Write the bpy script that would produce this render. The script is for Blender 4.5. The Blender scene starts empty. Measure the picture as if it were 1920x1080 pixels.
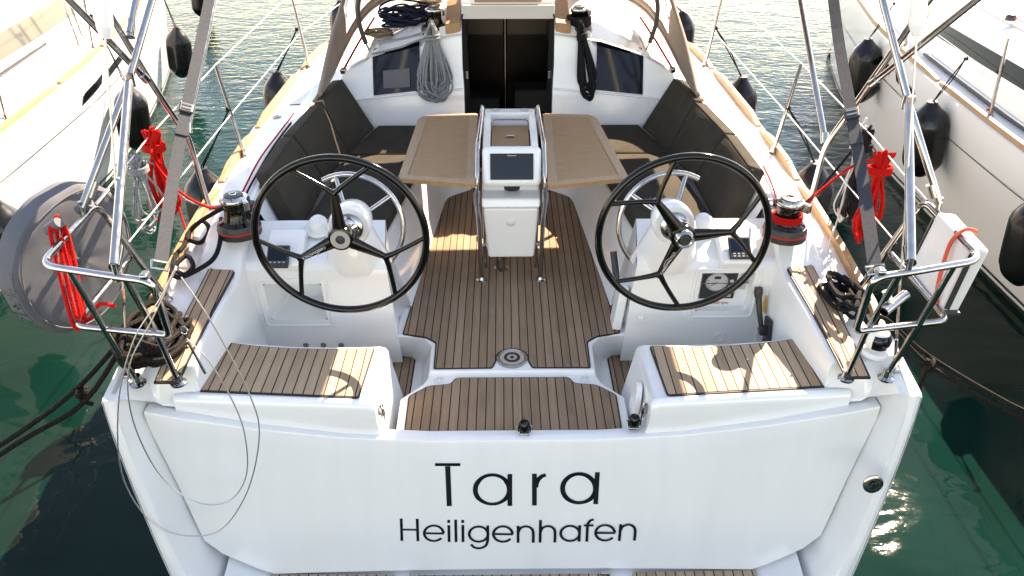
import bpy, math, random
from mathutils import Vector, Matrix
R_ = math.radians
WATER_Z = -.85
random.seed(7)
scene = bpy.context.scene
COL = scene.collection
# ------------------------------------------------------------------ camera
F_PX, TILT, CAM_H, YAW, CAM_X = 1500.0, R_(31.1), 2.57, R_(0.65), -0.04
_c, _s, _cp, _sp = math.cos(TILT), math.sin(TILT), math.cos(YAW), math.sin(YAW)
FW = Vector((_sp*_c, _cp*_c, -_s)); RT = Vector((_cp, -_sp, 0)); UP = Vector((_sp*_s, _cp*_s, _c))
CAM = Vector((CAM_X, 0, CAM_H))
def U(px, py, x=None, y=None, z=None):
    "photo pixel (1920x1080) to the point where its ray meets a plane of the yacht"
    d = RT*((px-960)/F_PX) + UP*(-(py-540)/F_PX) + FW
    if z is not None: t = (z-CAM.z)/d.z
    elif y is not None: t = (y-CAM.y)/d.y
    else: t = (x-CAM.x)/d.x
    return CAM + d*t
cam = bpy.data.cameras.new('camera'); co = bpy.data.objects.new('camera', cam); COL.objects.link(co)
cam.sensor_width = 36; cam.lens = 36*F_PX/1920; cam.clip_start = .05; cam.clip_end = 5000
m = Matrix((RT, UP, -FW)).transposed().to_4x4(); m.translation = CAM; co.matrix_world = m
scene.camera = co
# ------------------------------------------------------------------ light
SUN_EL, SUN_AZ = R_(41.5), R_(34)       # azimuth to the right of +y
w = bpy.data.worlds.new('World'); scene.world = w; w.use_nodes = True
nt = w.node_tree; bg = nt.nodes['Background']
sky = nt.nodes.new('ShaderNodeTexSky'); sky.sky_type = 'NISHITA'; sky.sun_disc = False
sky.sun_elevation = SUN_EL; sky.sun_rotation = SUN_AZ; sky.air_density = .9; sky.dust_density = .12; sky.ozone_density = .8
nt.links.new(sky.outputs[0], bg.inputs[0]); bg.inputs[1].default_value = .13
sl = bpy.data.lights.new('sun', 'SUN'); sl.energy = 4.6; sl.angle = R_(.5); sl.color = (1, .975, .95)
so = bpy.data.objects.new('sun', sl); COL.objects.link(so)
sd = Vector((math.sin(SUN_AZ)*math.cos(SUN_EL), math.cos(SUN_AZ)*math.cos(SUN_EL), math.sin(SUN_EL)))
so.rotation_euler = sd.to_track_quat('Z', 'Y').to_euler(); so.location = sd*30
scene.view_settings.view_transform = 'Standard'; scene.view_settings.look = 'None'
scene.view_settings.exposure = 2.25; scene.view_settings.gamma = 1
scene.view_settings.use_white_balance = True; scene.view_settings.white_balance_temperature = 9700; scene.view_settings.white_balance_tint = 17
# ------------------------------------------------------------------ materials
def mat(name, col, rough=.5, metal=0, **kw):
    m = bpy.data.materials.new(name); m.use_nodes = True; n = m.node_tree; b = n.nodes['Principled BSDF']
    b.inputs['Base Color'].default_value = (*col, 1); b.inputs['Roughness'].default_value = rough; b.inputs['Metallic'].default_value = metal
    for k, v in kw.items():
        b.inputs[k.replace('_', ' ')].default_value = v
    return m
def N(m, t, **kw):
    n = m.node_tree.nodes.new(t)
    for k, v in kw.items():
        if k in n.inputs: n.inputs[k].default_value = v
        else: setattr(n, k, v)
    return n
def L(m, a, b): m.node_tree.links.new(a, b)
def math_node(m, op, a, b=None, c=None):
    n = m.node_tree.nodes.new('ShaderNodeMath'); n.operation = op
    for i, v in enumerate((a, b, c)):
        if v is None: continue
        if hasattr(v, 'node'): L(m, v, n.inputs[i])
        else: n.inputs[i].default_value = v
    return n.outputs[0]
def ramp(m, fac, stops):
    r = m.node_tree.nodes.new('ShaderNodeValToRGB'); L(m, fac, r.inputs[0])
    while len(r.color_ramp.elements) < len(stops): r.color_ramp.elements.new(.5)
    for e, (p, c) in zip(r.color_ramp.elements, stops): e.position = p; e.color = (*c, 1)
    return r.outputs[0]
def noisy(name, c1, c2, scale, rough=.5, metal=0, bump=0, bscale=None, stretch=(1, 1, 1), detail=4, **kw):
    m = mat(name, c1, rough, metal, **kw); b = m.node_tree.nodes['Principled BSDF']
    tc = N(m, 'ShaderNodeTexCoord'); mp = N(m, 'ShaderNodeMapping'); mp.inputs['Scale'].default_value = stretch
    L(m, tc.outputs['Object'], mp.inputs[0])
    nz = N(m, 'ShaderNodeTexNoise', Scale=scale, Detail=detail); L(m, mp.outputs[0], nz.inputs[0])
    L(m, ramp(m, nz.outputs[0], [(.3, c1), (.7, c2)]), b.inputs['Base Color'])
    if bump:
        n2 = N(m, 'ShaderNodeTexNoise', Scale=bscale or scale, Detail=3); L(m, mp.outputs[0], n2.inputs[0])
        bp = N(m, 'ShaderNodeBump', Strength=bump, Distance=.01); L(m, n2.outputs[0], bp.inputs['Height']); L(m, bp.outputs[0], b.inputs['Normal'])
    return m
GEL = noisy('gelcoat', (.80, .80, .785), (.76, .765, .755), 3.0, .16, stretch=(1, 1, 2.5), Coat_Weight=.3, Coat_Roughness=.05)
def roughvar(m, scale=6, lo=.1, hi=.3):
    b = m.node_tree.nodes['Principled BSDF']; tc = N(m, 'ShaderNodeTexCoord')
    nz = N(m, 'ShaderNodeTexNoise', Scale=scale, Detail=5); L(m, tc.outputs['Object'], nz.inputs[0])
    mr = N(m, 'ShaderNodeMapRange'); mr.inputs[1].default_value = .35; mr.inputs[2].default_value = .7; mr.inputs[3].default_value = lo; mr.inputs[4].default_value = hi
    L(m, nz.outputs[0], mr.inputs[0]); L(m, mr.outputs[0], b.inputs['Roughness'])
roughvar(GEL, 5, .09, .24)
DECK = noisy('non_slip_gelcoat', (.80, .80, .79), (.75, .755, .75), 4, .5, bump=.25, bscale=350)
HULLM = noisy('hull_gelcoat', (.76, .76, .745), (.715, .72, .70), 1.6, .1, stretch=(5, 1, .8), detail=7, Coat_Weight=.4, Coat_Roughness=.03)
roughvar(HULLM, 9, .06, .2)
def teak_mat(name, pitch, base, off=0.0, axis=0, seam=.0055):
    m = mat(name, base[0], .65, Specular_IOR_Level=.2); b = m.node_tree.nodes['Principled BSDF']
    tc = N(m, 'ShaderNodeTexCoord'); sp = N(m, 'ShaderNodeSeparateXYZ'); L(m, tc.outputs['Object'], sp.inputs[0])
    u = math_node(m, 'DIVIDE', math_node(m, 'ADD', sp.outputs[axis], off+50*pitch), pitch)
    fr = math_node(m, 'FRACT', u); idx = math_node(m, 'FLOOR', u)
    d = math_node(m, 'ABSOLUTE', math_node(m, 'SUBTRACT', fr, .5))       # .5 at seam
    isseam = math_node(m, 'GREATER_THAN', d, .5-.5*seam/pitch)
    wn = N(m, 'ShaderNodeTexWhiteNoise'); wn.noise_dimensions = '1D'; L(m, idx, wn.inputs['W'])
    mp = N(m, 'ShaderNodeMapping'); mp.inputs['Scale'].default_value = (60, 4, 30) if axis == 0 else (4, 60, 30)
    L(m, tc.outputs['Object'], mp.inputs[0])
    ad = N(m, 'ShaderNodeVectorMath'); ad.operation = 'ADD'; L(m, mp.outputs[0], ad.inputs[0])
    cx = N(m, 'ShaderNodeCombineXYZ'); L(m, math_node(m, 'MULTIPLY', wn.outputs[0], 37.0), cx.inputs[1]); L(m, cx.outputs[0], ad.inputs[1])
    nz = N(m, 'ShaderNodeTexNoise', Scale=1.0, Detail=6, Roughness=.65); L(m, ad.outputs[0], nz.inputs[0])
    big = N(m, 'ShaderNodeTexNoise', Scale=5.0, Detail=3); L(m, tc.outputs['Object'], big.inputs[0])
    f = math_node(m, 'ADD', math_node(m, 'MULTIPLY', nz.outputs[0], .5), math_node(m, 'ADD', math_node(m, 'MULTIPLY', wn.outputs[0], .22), math_node(m, 'MULTIPLY', big.outputs[0], .28)))
    c = ramp(m, f, [(.3, base[1]), (.5, base[0]), (.72, base[2])])
    mx = N(m, 'ShaderNodeMixRGB'); L(m, isseam, mx.inputs[0]); L(m, c, mx.inputs[1]); mx.inputs[2].default_value = (.012, .012, .014, 1)
    L(m, mx.outputs[0], b.inputs['Base Color'])
    h = math_node(m, 'SUBTRACT', math_node(m, 'MULTIPLY', nz.outputs[0], .25), isseam)
    bp = N(m, 'ShaderNodeBump', Strength=.35, Distance=.002); L(m, h, bp.inputs['Height']); L(m, bp.outputs[0], b.inputs['Normal'])
    return m
TK = ((.275, .178, .112), (.195, .124, .077), (.36, .24, .16))
TEAK = teak_mat('teak_planking', .0452, TK)
TKS = ((.40, .275, .18), (.30, .20, .13), (.50, .36, .25))
TEAKSEAT = teak_mat('teak_seat_planking', .0485, TKS, .012)
WOOD = noisy('oiled_teak', (.40, .22, .10), (.31, .16, .07), 6, .45, stretch=(12, 1.2, 12), bump=.15, bscale=20)
WOODEDGE = noisy('oiled_teak_edge', (.36, .21, .11), (.29, .165, .085), 8, .45, stretch=(8, 2, 8))
TABLEW = noisy('weathered_table_teak', (.40, .245, .135), (.32, .19, .10), 9, .55, Specular_IOR_Level=.25, stretch=(1.5, 14, 3), bump=.2, bscale=30, detail=7)
TABLEB = noisy('table_border_teak', (.42, .275, .165), (.345, .225, .135), 9, .5, stretch=(10, 1.5, 3), detail=6)
RUB = mat('black_caulk', (.014, .014, .015), .55)
STEEL = noisy('polished_steel', (.48, .47, .46), (.36, .355, .35), 14, .09, 1)
roughvar(STEEL, 25, .05, .2)
BLACKG = mat('gloss_black', (.003, .003, .003), .10, Specular_IOR_Level=.35)
BLACKM = noisy('matt_black_plastic', (.018, .018, .02), (.028, .028, .03), 30, .45)
FAB = noisy('charcoal_cushion_cloth', (.058, .050, .039), (.042, .036, .028), 9, .98, bump=.35, bscale=420, Specular_IOR_Level=.15)
CANV = noisy('taupe_canvas', (.27, .215, .175), (.21, .165, .135), 5, .85, bump=.5, bscale=60)
GREYC = noisy('grey_vinyl_cover', (.105, .112, .128), (.088, .094, .108), 5, .8, bump=.18, bscale=9, Specular_IOR_Level=.3)
WHITEC = noisy('white_vinyl_bag', (.74, .74, .73), (.68, .68, .68), 6, .35, bump=.4, bscale=14)
STRAP = noisy('grey_webbing', (.050, .055, .064), (.038, .043, .050), 80, .8, bump=.4, bscale=260, Specular_IOR_Level=.1)
WIRE = mat('steel_wire', (.5, .5, .5), .35, .9)
LIFE = mat('lifeline_cover', (.72, .72, .7), .4)
SMOKE = mat('smoked_acrylic', (.003, .0045, .010), .05, Specular_IOR_Level=.3)
FEND = noisy('black_fender_rubber', (.004, .004, .0045), (.008, .008, .0085), 8, .25, bump=.08, bscale=12, Specular_IOR_Level=.4)
WPL = mat('white_plastic', (.78, .78, .76), .25)
GPL = mat('light_grey_plastic', (.42, .43, .43), .4)
SCREEN = mat('display_glass', (.003, .008, .02), .06, Specular_IOR_Level=.3)
LETTER = mat('black_vinyl_lettering', (.008, .009, .012), .2)
WHITEINK = mat('white_ink', (.62, .62, .62), .4)
REDINK = mat('red_ink', (.45, .02, .03), .4)
YEL = mat('yellow_sticker', (.72, .42, .02), .4)
REDPL = mat('red_plastic', (.5, .01, .01), .3)
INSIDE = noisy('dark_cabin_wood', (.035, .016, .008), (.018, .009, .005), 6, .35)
SHADE = mat('frosted_shade', (.07, .06, .065), .3)
def rope_mat(name, c1, c2, scale=1):
    m = mat(name, c1, .8, Specular_IOR_Level=.12); b = m.node_tree.nodes['Principled BSDF']
    tc = N(m, 'ShaderNodeTexCoord'); v = N(m, 'ShaderNodeTexVoronoi', Scale=160*scale); L(m, tc.outputs['Object'], v.inputs[0])
    L(m, ramp(m, v.outputs['Distance'], [(.1, c1), (.75, c2)]), b.inputs['Base Color'])
    bp = N(m, 'ShaderNodeBump', Strength=.8, Distance=.003); bp.invert = True; L(m, v.outputs['Distance'], bp.inputs['Height']); L(m, bp.outputs[0], b.inputs['Normal'])
    return m
RRED = rope_mat('red_rope', (.62, .012, .008), (.38, .006, .005)); RGRY = rope_mat('grey_rope', (.32, .34, .35), (.15, .16, .17))
RBLK = rope_mat('black_rope', (.022, .022, .025), (.006, .006, .007)); RBRN = rope_mat('dark_brown_rope', (.024, .020, .017), (.005, .0045, .004), .8)
RNAV = rope_mat('navy_rope', (.02, .025, .055), (.008, .01, .02)); RTAN = rope_mat('tan_rope', (.30, .23, .14), (.12, .08, .05))
ROR = rope_mat('orange_fleck_rope', (.80, .045, .015), (.65, .16, .10))
VIN = bpy.data.materials.new('clear_vinyl'); VIN.use_nodes = True
_n = VIN.node_tree; _n.nodes.clear(); _o = _n.nodes.new('ShaderNodeOutputMaterial'); _mx = _n.nodes.new('ShaderNodeMixShader')
_t = _n.nodes.new('ShaderNodeBsdfTransparent'); _g = _n.nodes.new('ShaderNodeBsdfGlossy'); _g.inputs['Roughness'].default_value = .08
_d = _n.nodes.new('ShaderNodeBsdfDiffuse'); _d.inputs[0].default_value = (.8, .76, .74, 1); _m2 = _n.nodes.new('ShaderNodeMixShader')
_t.inputs[0].default_value = (.93, .92, .91, 1)
_fr = _n.nodes.new('ShaderNodeFresnel'); _tc = _n.nodes.new('ShaderNodeTexCoord'); _nz = _n.nodes.new('ShaderNodeTexNoise'); _nz.inputs['Scale'].default_value = 4; _bp = _n.nodes.new('ShaderNodeBump'); _bp.inputs['Strength'].default_value = .6; _bp.inputs['Distance'].default_value = .03
_n.links.new(_tc.outputs['Object'], _nz.inputs[0]); _n.links.new(_nz.outputs[0], _bp.inputs['Height']); _n.links.new(_bp.outputs[0], _g.inputs['Normal']); _n.links.new(_bp.outputs[0], _fr.inputs['Normal'])
_m2.inputs[0].default_value = .22
_n.links.new(_t.outputs[0], _m2.inputs[1]); _n.links.new(_d.outputs[0], _m2.inputs[2])
_n.links.new(_fr.outputs[0], _mx.inputs[0]); _n.links.new(_m2.outputs[0], _mx.inputs[1]); _n.links.new(_g.outputs[0], _mx.inputs[2]); _n.links.new(_mx.outputs[0], _o.inputs[0])
# water
WAT = mat('harbour_water', (.002, .022, .012), .015, IOR=1.333, Specular_IOR_Level=.125)
def water():
    m = WAT; b = m.node_tree.nodes['Principled BSDF']; tc = N(m, 'ShaderNodeTexCoord')
    sp = N(m, 'ShaderNodeSeparateXYZ'); L(m, tc.outputs['Object'], sp.inputs[0])
    big = N(m, 'ShaderNodeTexNoise', Scale=.7, Detail=2); L(m, tc.outputs['Object'], big.inputs[0])
    L(m, ramp(m, big.outputs[0], [(.35, (.0006, .0100, .0078)), (.65, (.0011, .0170, .0142))]), b.inputs['Base Color'])
    mp = N(m, 'ShaderNodeMapping'); mp.inputs['Scale'].default_value = (1.0, 1.7, 1); mp.inputs['Rotation'].default_value = (0, 0, .25); L(m, tc.outputs['Object'], mp.inputs[0])
    n1 = N(m, 'ShaderNodeTexNoise', Scale=1.1, Detail=2, Distortion=.6); n2 = N(m, 'ShaderNodeTexNoise', Scale=5.0, Detail=3, Distortion=.5); n3 = N(m, 'ShaderNodeTexNoise', Scale=16.0, Detail=2)
    for n in (n1, n2, n3): L(m, mp.outputs[0], n.inputs[0])
    fade = N(m, 'ShaderNodeMapRange'); fade.inputs[1].default_value = 4.5; fade.inputs[2].default_value = 12; fade.inputs[3].default_value = .05; fade.inputs[4].default_value = 1.0
    L(m, sp.outputs[1], fade.inputs[0])                                    # calm in the lee by the pontoon, rippled further out
    hh = math_node(m, 'ADD', math_node(m, 'MULTIPLY', n1.outputs[0], .020), math_node(m, 'MULTIPLY', fade.outputs[0], math_node(m, 'ADD', math_node(m, 'MULTIPLY', n2.outputs[0], .017), math_node(m, 'MULTIPLY', n3.outputs[0], .004))))
    bp = N(m, 'ShaderNodeBump', Strength=1.0, Distance=1.0); L(m, hh, bp.inputs['Height']); L(m, bp.outputs[0], b.inputs['Normal'])
water()
# ------------------------------------------------------------------ mesh helpers
class MB:
    def __init__(s): s.v = []; s.f = []
    def add(s, vs, fs):
        o = len(s.v); s.v += [Vector(p) for p in vs]; s.f += [tuple(i+o for i in f) for f in fs]; return s
    def box(s, c, d, rot=None, taper=1.0):
        vs = []
        for z in (-.5, .5):
            k = 1 if z < 0 else taper
            for x, y in ((-.5, -.5), (.5, -.5), (.5, .5), (-.5, .5)): vs.append(Vector((x*d[0]*k, y*d[1]*k, z*d[2])))
        if rot is not None: vs = [rot @ p for p in vs]
        c = Vector(c)
        return s.add([p+c for p in vs], [(3, 2, 1, 0), (4, 5, 6, 7), (0, 1, 5, 4), (1, 2, 6, 5), (2, 3, 7, 6), (3, 0, 4, 7)])
    def hexa(s, b, t):
        return s.add(list(b)+list(t), [(3, 2, 1, 0), (4, 5, 6, 7), (0, 1, 5, 4), (1, 2, 6, 5), (2, 3, 7, 6), (3, 0, 4, 7)])
    def prism(s, poly, z0, z1, top=None):
        n = len(poly); top = top or poly
        g = lambda p, z: (p[0], p[1], p[2] if len(p) > 2 else z)
        vs = [g(p, z0) if len(p) < 3 else (p[0], p[1], z0) for p in poly]+[g(p, z1) for p in top]
        fs = [tuple(range(n-1, -1, -1)), tuple(range(n, 2*n))]+[(i, (i+1) % n, n+(i+1) % n, n+i) for i in range(n)]
        return s.add(vs, fs)
    def loft(s, secs, close=False, caps=False):
        n = len(secs[0]); vs = [p for q in secs for p in q]; fs = []
        for i in range(len(secs)-1):
            for j in range(n if close else n-1):
                a = i*n+j; b = i*n+(j+1) % n; fs.append((a, b, b+n, a+n))
        if caps: fs += [tuple(range(n-1, -1, -1)), tuple(range((len(secs)-1)*n, len(secs)*n))]
        return s.add(vs, fs)
    def tube(s, path, r, n=10, cap=True, flat=None):
        P = [Vector(p) for p in path]
        Q = [P[0]]
        for p in P[1:]:
            if (p-Q[-1]).length > 1e-5: Q.append(p)
        P = Q
        if len(P) < 2: return s
        t = (P[1]-P[0]).normalized(); u = t.orthogonal().normalized(); secs = []
        for i, p in enumerate(P):
            t2 = ((P[min(i+1, len(P)-1)]-P[max(i-1, 0)])).normalized()
            u = (u - t2*u.dot(t2))
            u = u.normalized() if u.length > 1e-6 else t2.orthogonal().normalized()
            v = t2.cross(u); rr = r(i/(len(P)-1)) if callable(r) else r
            secs.append([p+u*(math.cos(2*math.pi*k/n)*rr)+v*(math.sin(2*math.pi*k/n)*rr) for k in range(n)])
        return s.loft(secs, True, cap)
    def lathe(s, prof, c, axis=(0, 0, 1), n=28, cap=True):
        a = Vector(axis).normalized(); u = a.orthogonal().normalized(); v = a.cross(u); c = Vector(c)
        secs = [[c+a*h+u*(math.cos(2*math.pi*k/n)*r)+v*(math.sin(2*math.pi*k/n)*r) for k in range(n)] for r, h in prof]
        return s.loft(secs, True, cap)
    def ribbon(s, path, w, nrm, th=.001):
        P = [Vector(p) for p in path]; nrm = Vector(nrm).normalized(); secs = []
        for i, p in enumerate(P):
            t = (P[min(i+1, len(P)-1)]-P[max(i-1, 0)]).normalized(); b = t.cross(nrm).normalized()*(w/2)
            secs.append([p-b, p+b, p+b+nrm*th, p-b+nrm*th])
        return s.loft(secs, True, True)
    def build(s, name, material, parent=None, bevel=0, seg=3, smooth=None, sub=0, root=None):
        org = Vector((0, 0, 0))
        q = parent
        while q is not None:
            org += q.location; q = q.parent
        if parent is None and s.v:
            xs = [p.x for p in s.v]; ys = [p.y for p in s.v]
            org = Vector(((min(xs)+max(xs))/2, (min(ys)+max(ys))/2, min(p.z for p in s.v)))
            if root: org = Vector(root)
        me = bpy.data.meshes.new(name); me.from_pydata([p-org for p in s.v], [], s.f)
        me.materials.append(material); o = bpy.data.objects.new(name, me); COL.objects.link(o)
        if parent is None: o.location = org
        else: o.parent = parent
        import bmesh
        bm = bmesh.new(); bm.from_mesh(me); bmesh.ops.recalc_face_normals(bm, faces=bm.faces); bm.to_mesh(me); bm.free()
        if smooth is None: smooth = True
        if smooth:
            me.shade_smooth()
            if bevel == 0 and not sub:
                try: me.set_sharp_from_angle(angle=R_(38))
                except Exception: pass
        if bevel:
            b = o.modifiers.new('bevel', 'BEVEL'); b.width = bevel; b.segments = seg; b.limit_method = 'ANGLE'; b.angle_limit = R_(25); b.harden_normals = True
        if sub:
            b = o.modifiers.new('sub', 'SUBSURF'); b.levels = sub; b.render_levels = sub
        return o
def tag(o, label=None, cat=None, group=None, kind=None):
    if label: o['label'] = label
    if cat: o['category'] = cat
    if group: o['group'] = group
    if kind: o['kind'] = kind
    return o
def empty(name, loc, label, cat, group=None):
    o = bpy.data.objects.new(name, None); COL.objects.link(o); o.location = loc; o.empty_display_size = .2
    return tag(o, label, cat, group)
def cr(pts, k=8, closed=False):
    P = [Vector(p) for p in pts]; out = []
    n = len(P)
    for i in range(n if closed else n-1):
        g = (lambda j: P[j % n]) if closed else (lambda j: P[max(0, min(n-1, j))])
        p0, p1, p2, p3 = g(i-1), g(i), g(i+1), g(i+2)
        for j in range(k):
            t = j/k
            out.append(.5*((2*p1)+(p2-p0)*t+(2*p0-5*p1+4*p2-p3)*t*t+(3*p1-p0-3*p2+p3)*t**3))
    if not closed: out.append(P[-1])
    else: out.append(out[0].copy())
    return out
def fil(pts, r=.08, k=7):
    P = [Vector(p) for p in pts]; out = [P[0]]
    for i in range(1, len(P)-1):
        a = (P[i-1]-P[i]); b = (P[i+1]-P[i]); rr = min(r, a.length*.45, b.length*.45)
        A = P[i]+a.normalized()*rr; B = P[i]+b.normalized()*rr
        for j in range(k+1):
            t = j/k; out.append(A*(1-t)**2+P[i]*2*t*(1-t)+B*t*t)
    out.append(P[-1]); return out
def mir(p, s): return Vector((p[0]*s, p[1], p[2]))
def lerp(a, b, t): return a+(b-a)*t
def interp(tab, y):
    for (y0, *a), (y1, *b) in zip(tab, tab[1:]):
        if y <= y1: 
            t = max(0, (y-y0)/(y1-y0)); return [lerp(p, q, t) for p, q in zip(a, b)]
    return list(tab[-1][1:])
def text_mesh(body, size, place, parent, material, name='lettering', extrude=.0004, spacing=1.0):
    cu = bpy.data.curves.new('t', 'FONT'); cu.body = body; cu.size = size; cu.extrude = extrude; cu.align_x = 'CENTER'; cu.align_y = 'CENTER'; cu.space_character = spacing
    to = bpy.data.objects.new('t', cu); COL.objects.link(to)
    dg = bpy.context.evaluated_depsgraph_get(); me = bpy.data.meshes.new_from_object(to.evaluated_get(dg))
    bpy.data.objects.remove(to)
    mb = MB(); mb.v = [place @ v.co for v in me.vertices]; mb.f = [tuple(p.vertices) for p in me.polygons]
    bpy.data.meshes.remove(me)
    return mb.build(name, material, parent, smooth=False)
def plane_mat(o, xdir, nrm):
    x = Vector(xdir).normalized(); n = Vector(nrm).normalized(); y = n.cross(x).normalized(); x = y.cross(n)
    m = Matrix((x, y, n)).transposed().to_4x4(); m.translation = Vector(o); return m
# ------------------------------------------------------------------ water
wm = MB(); S = 1500; n = 2
wm.add([(-S, -S, WATER_Z), (S, -S, WATER_Z), (S, S, WATER_Z), (-S, S, WATER_Z)], [(0, 1, 2, 3)])
tag(wm.build('water', WAT, None, smooth=False, root=(0, 0, WATER_Z)), kind='structure')
# ================================================================== THE YACHT
Y = empty('sailing_yacht', (0, 7.5, WATER_Z), 'white sailing yacht in the middle with twin black wheels and Tara on its transom', 'sailing yacht')
EDGE = [(2.75, 1.80, .34), (3.2, 1.81, .42), (3.9, 1.825, .50), (4.7, 1.835, .56), (5.5, 1.83, .59), (6.8, 1.79, .63), (8.0, 1.68, .67), (9.3, 1.48, .70), (10.8, 1.10, .74), (12.2, .60, .78), (13.3, .08, .82)]
def edge(y): return interp(EDGE, y)
WLB = [(2.75, 1.50), (4, 1.56), (6, 1.56), (8, 1.38), (10, .95), (12, .38), (13.2, .03)]
ys = [2.75, 3.0, 3.4, 3.9, 4.7, 5.5, 6.2, 6.8, 7.4, 8.0, 8.7, 9.3, 10, 10.8, 11.5, 12.2, 12.8, 13.3]
hb = MB()
for s in (-1, 1):
    secs = []
    for i, y in enumerate(ys):
        ex, ez = edge(y); wx = interp(WLB, y)[0]; off = [0, -.10, -.17][0]
        f = lambda t: (s*lerp(ex, wx, t**1.25), y-(.30*t if i == 0 else 0), lerp(ez-.02, WATER_Z-.25, t))
        secs.append([(s*ex, y, ez)]+[f(t) for t in (0, .12, .3, .5, .7, .85, 1)])
    hb.loft(secs)
hb.build('hull', HULLM, Y)
# deck mouldings, one per side and stretch
def wall_y(x, z): return 2.80-.13*max(0, -z)/.6
for s in (-1, 1):
    d = MB(); secs = []
    CT = [(2.75, .345), (3.0, .40), (3.3, .445), (3.6, .475), (3.72, .56), (3.85, .66), (4.05, .70), (4.2, .715)]
    for y in (2.75, 2.8, 2.95, 3.1, 3.3, 3.5, 3.6, 3.68, 3.75, 3.85, 4.05, 4.12):
        ex, ez = edge(y); c = interp(CT, y)[0]; xi = interp([(2.75, 1.475), (3.7, 1.405), (3.95, 1.43), (4.2, 1.44)], y)[0]
        b = max(c-ez-.03, 0)
        if y < 2.93:
            yi = 2.925; e_x = [(xi-.03, -.02), (xi, .05), (xi+.008, .10), (xi+.03, .16), (xi+.14, .20), (xi+.17, .225)]
            if y > 2.76: e_x = [(xi-.03, -.25), (xi, c-.04), (xi+.008, c-.02), (xi+.03, c-.012), (xi+.14, c-.015), (xi+.19, c-.015)]; yi = 2.945
            secs.append([mir((a_, yi-(.03 if k_ > 3 else 0), z_), s) for k_, (a_, z_) in enumerate(e_x)]+[mir((xi+.23, y+.02, lerp(c, ez, .9)), s), mir((ex-.02, y, ez+.002), s), mir((ex, y, ez-.004), s)]); continue
        secs.append([mir((xi-.03, y, -.25), s), mir((xi, y, c-.03), s), mir((xi+.008, y, c-.008), s), mir((xi+.03, y, c), s), mir((xi+.14, y, c-.005), s), mir((xi+.21, y, lerp(c, ez, .35)), s), mir((xi+.26, y, lerp(c, ez, .9) ), s), mir((ex-.02, y, ez+.002), s), mir((ex, y, ez-.004), s)])
    d.loft(secs); d.build('quarter_deck', GEL, Y)
    # bench, coaming and side deck
    BT = [(4.04, .60, .735, 1.28, 1.43, .70), (4.2, .59, .73, 1.29, 1.435, .715), (4.6, .555, .68, 1.29, 1.43, .75), (4.98, .53, .63, 1.27, 1.42, .76), (5.5, .49, .56, 1.20, 1.375, .77), (5.62, .46, .50, 1.18, 1.37, .77), (5.75, .30, .37, 1.16, 1.36, .78), (5.97, .27, .35, 1.14, 1.34, .80)]
    secs = []
    for y in (4.04, 4.2, 4.35, 4.6, 4.98, 5.25, 5.5, 5.58, 5.66, 5.75, 5.97):
        x0, x1, x2, x3, zc = interp(BT, y); ex, ez = edge(y)
        secs.append([mir(p, s) for p in [(x0-.05, y, -.02), (x0, y, .01), (lerp(x0, x1, .35), y, .10), (x1, y, .37), (x1+.012, y, .385), (x1+.03, y, .39), (x2, y, .375), (x3-.015, y, zc-.03), (x3, y, zc-.005), (x3+.03, y, zc), (x3+.10, y, zc-.01), (x3+.15, y, lerp(zc, ez, .4)), (x3+.20, y, lerp(zc, ez, .94)), (ex-.02, y, ez+.002), (ex, y, ez-.004)]])
    b = MB().loft(secs); b.build('cockpit_bench', GEL, Y)
    b = MB(); secs = []
    for y in (5.97, 6.4, 6.8, 7.4, 8, 8.7, 9.3, 10.8, 12.2, 13.25):
        ex, ez = edge(y); cs = interp([(5.97, 1.34, .80), (7.4, 1.16, .82), (8.5, .95, .80), (10, .6, .78), (11, .3, .76), (13.25, .02, .78)], y)
        xa = min(cs[0], ex-.05) if ex > .2 else ex*.4
        secs.append([mir(p, s) for p in [(xa, y, ez+.06), (min(xa+.2, ex-.03), y, ez+.02), (ex-.02, y, ez+.002), (ex, y, ez-.004)]])
    b.loft(secs); b.build('side_deck', DECK, Y)
    # coachroof half
    secs = []
    for y, xo, xt, zt, xin in [(6.05, 1.26, 1.05, .96, .345), (6.4, 1.25, 1.02, 1.04, .345), (6.95, 1.20, .95, 1.10, .345), (7.0, 1.20, .95, 1.10, 0), (7.8, 1.08, .83, 1.10, 0), (9.0, .86, .62, 1.03, 0), (10.4, .5, .32, .9, 0), (11.2, .25, .12, .80, 0)]:
        ez = edge(y)[1]
        secs.append([mir(p, s) for p in [(xo+.02, y, ez), (xo, y, ez+.06), (xt+.03, y, zt-.03), (xt-.03, y, zt), (lerp(xt, xin, .5), y, zt+.10), (xin, y, zt+.155)]])
    MB().loft(secs).build('coachroof', GEL, Y)
    # bulkhead panel between seat and coachroof, slanting forward
    P = lambda x, y, z: mir((x, y, z), s)
    g = MB()
    rows = [[P(.335, 5.95, -.02), P(.335, 5.95, .735), P(.345, 6.02, .9), P(.345, 6.06, 1.10), P(.345, 6.12, 1.20)],
            [P(.62, 5.95, -.02), P(.62, 5.95, .712), P(.62, 6.02, .9), P(.62, 6.06, 1.06), P(.62, 6.12, 1.12)],
            [P(.64, 5.95, -.02), P(.64, 5.95, .710), P(.64, 6.02, .9), P(.64, 6.06, 1.03), P(.64, 6.12, 1.06)],
            [P(1.03, 5.95, -.02), P(1.03, 5.95, .668), P(1.03, 6.02, .84), P(1.03, 6.06, .955), P(1.03, 6.12, .975)],
            [P(1.06, 5.95, -.02), P(1.06, 5.95, .665), P(1.06, 6.02, .83), P(1.06, 6.06, .93), P(1.06, 6.12, .945)],
            [P(1.27, 5.95, -.02), P(1.27, 5.95, .645), P(1.27, 6.02, .76), P(1.265, 6.06, .82), P(1.26, 6.12, .83)]]
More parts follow.
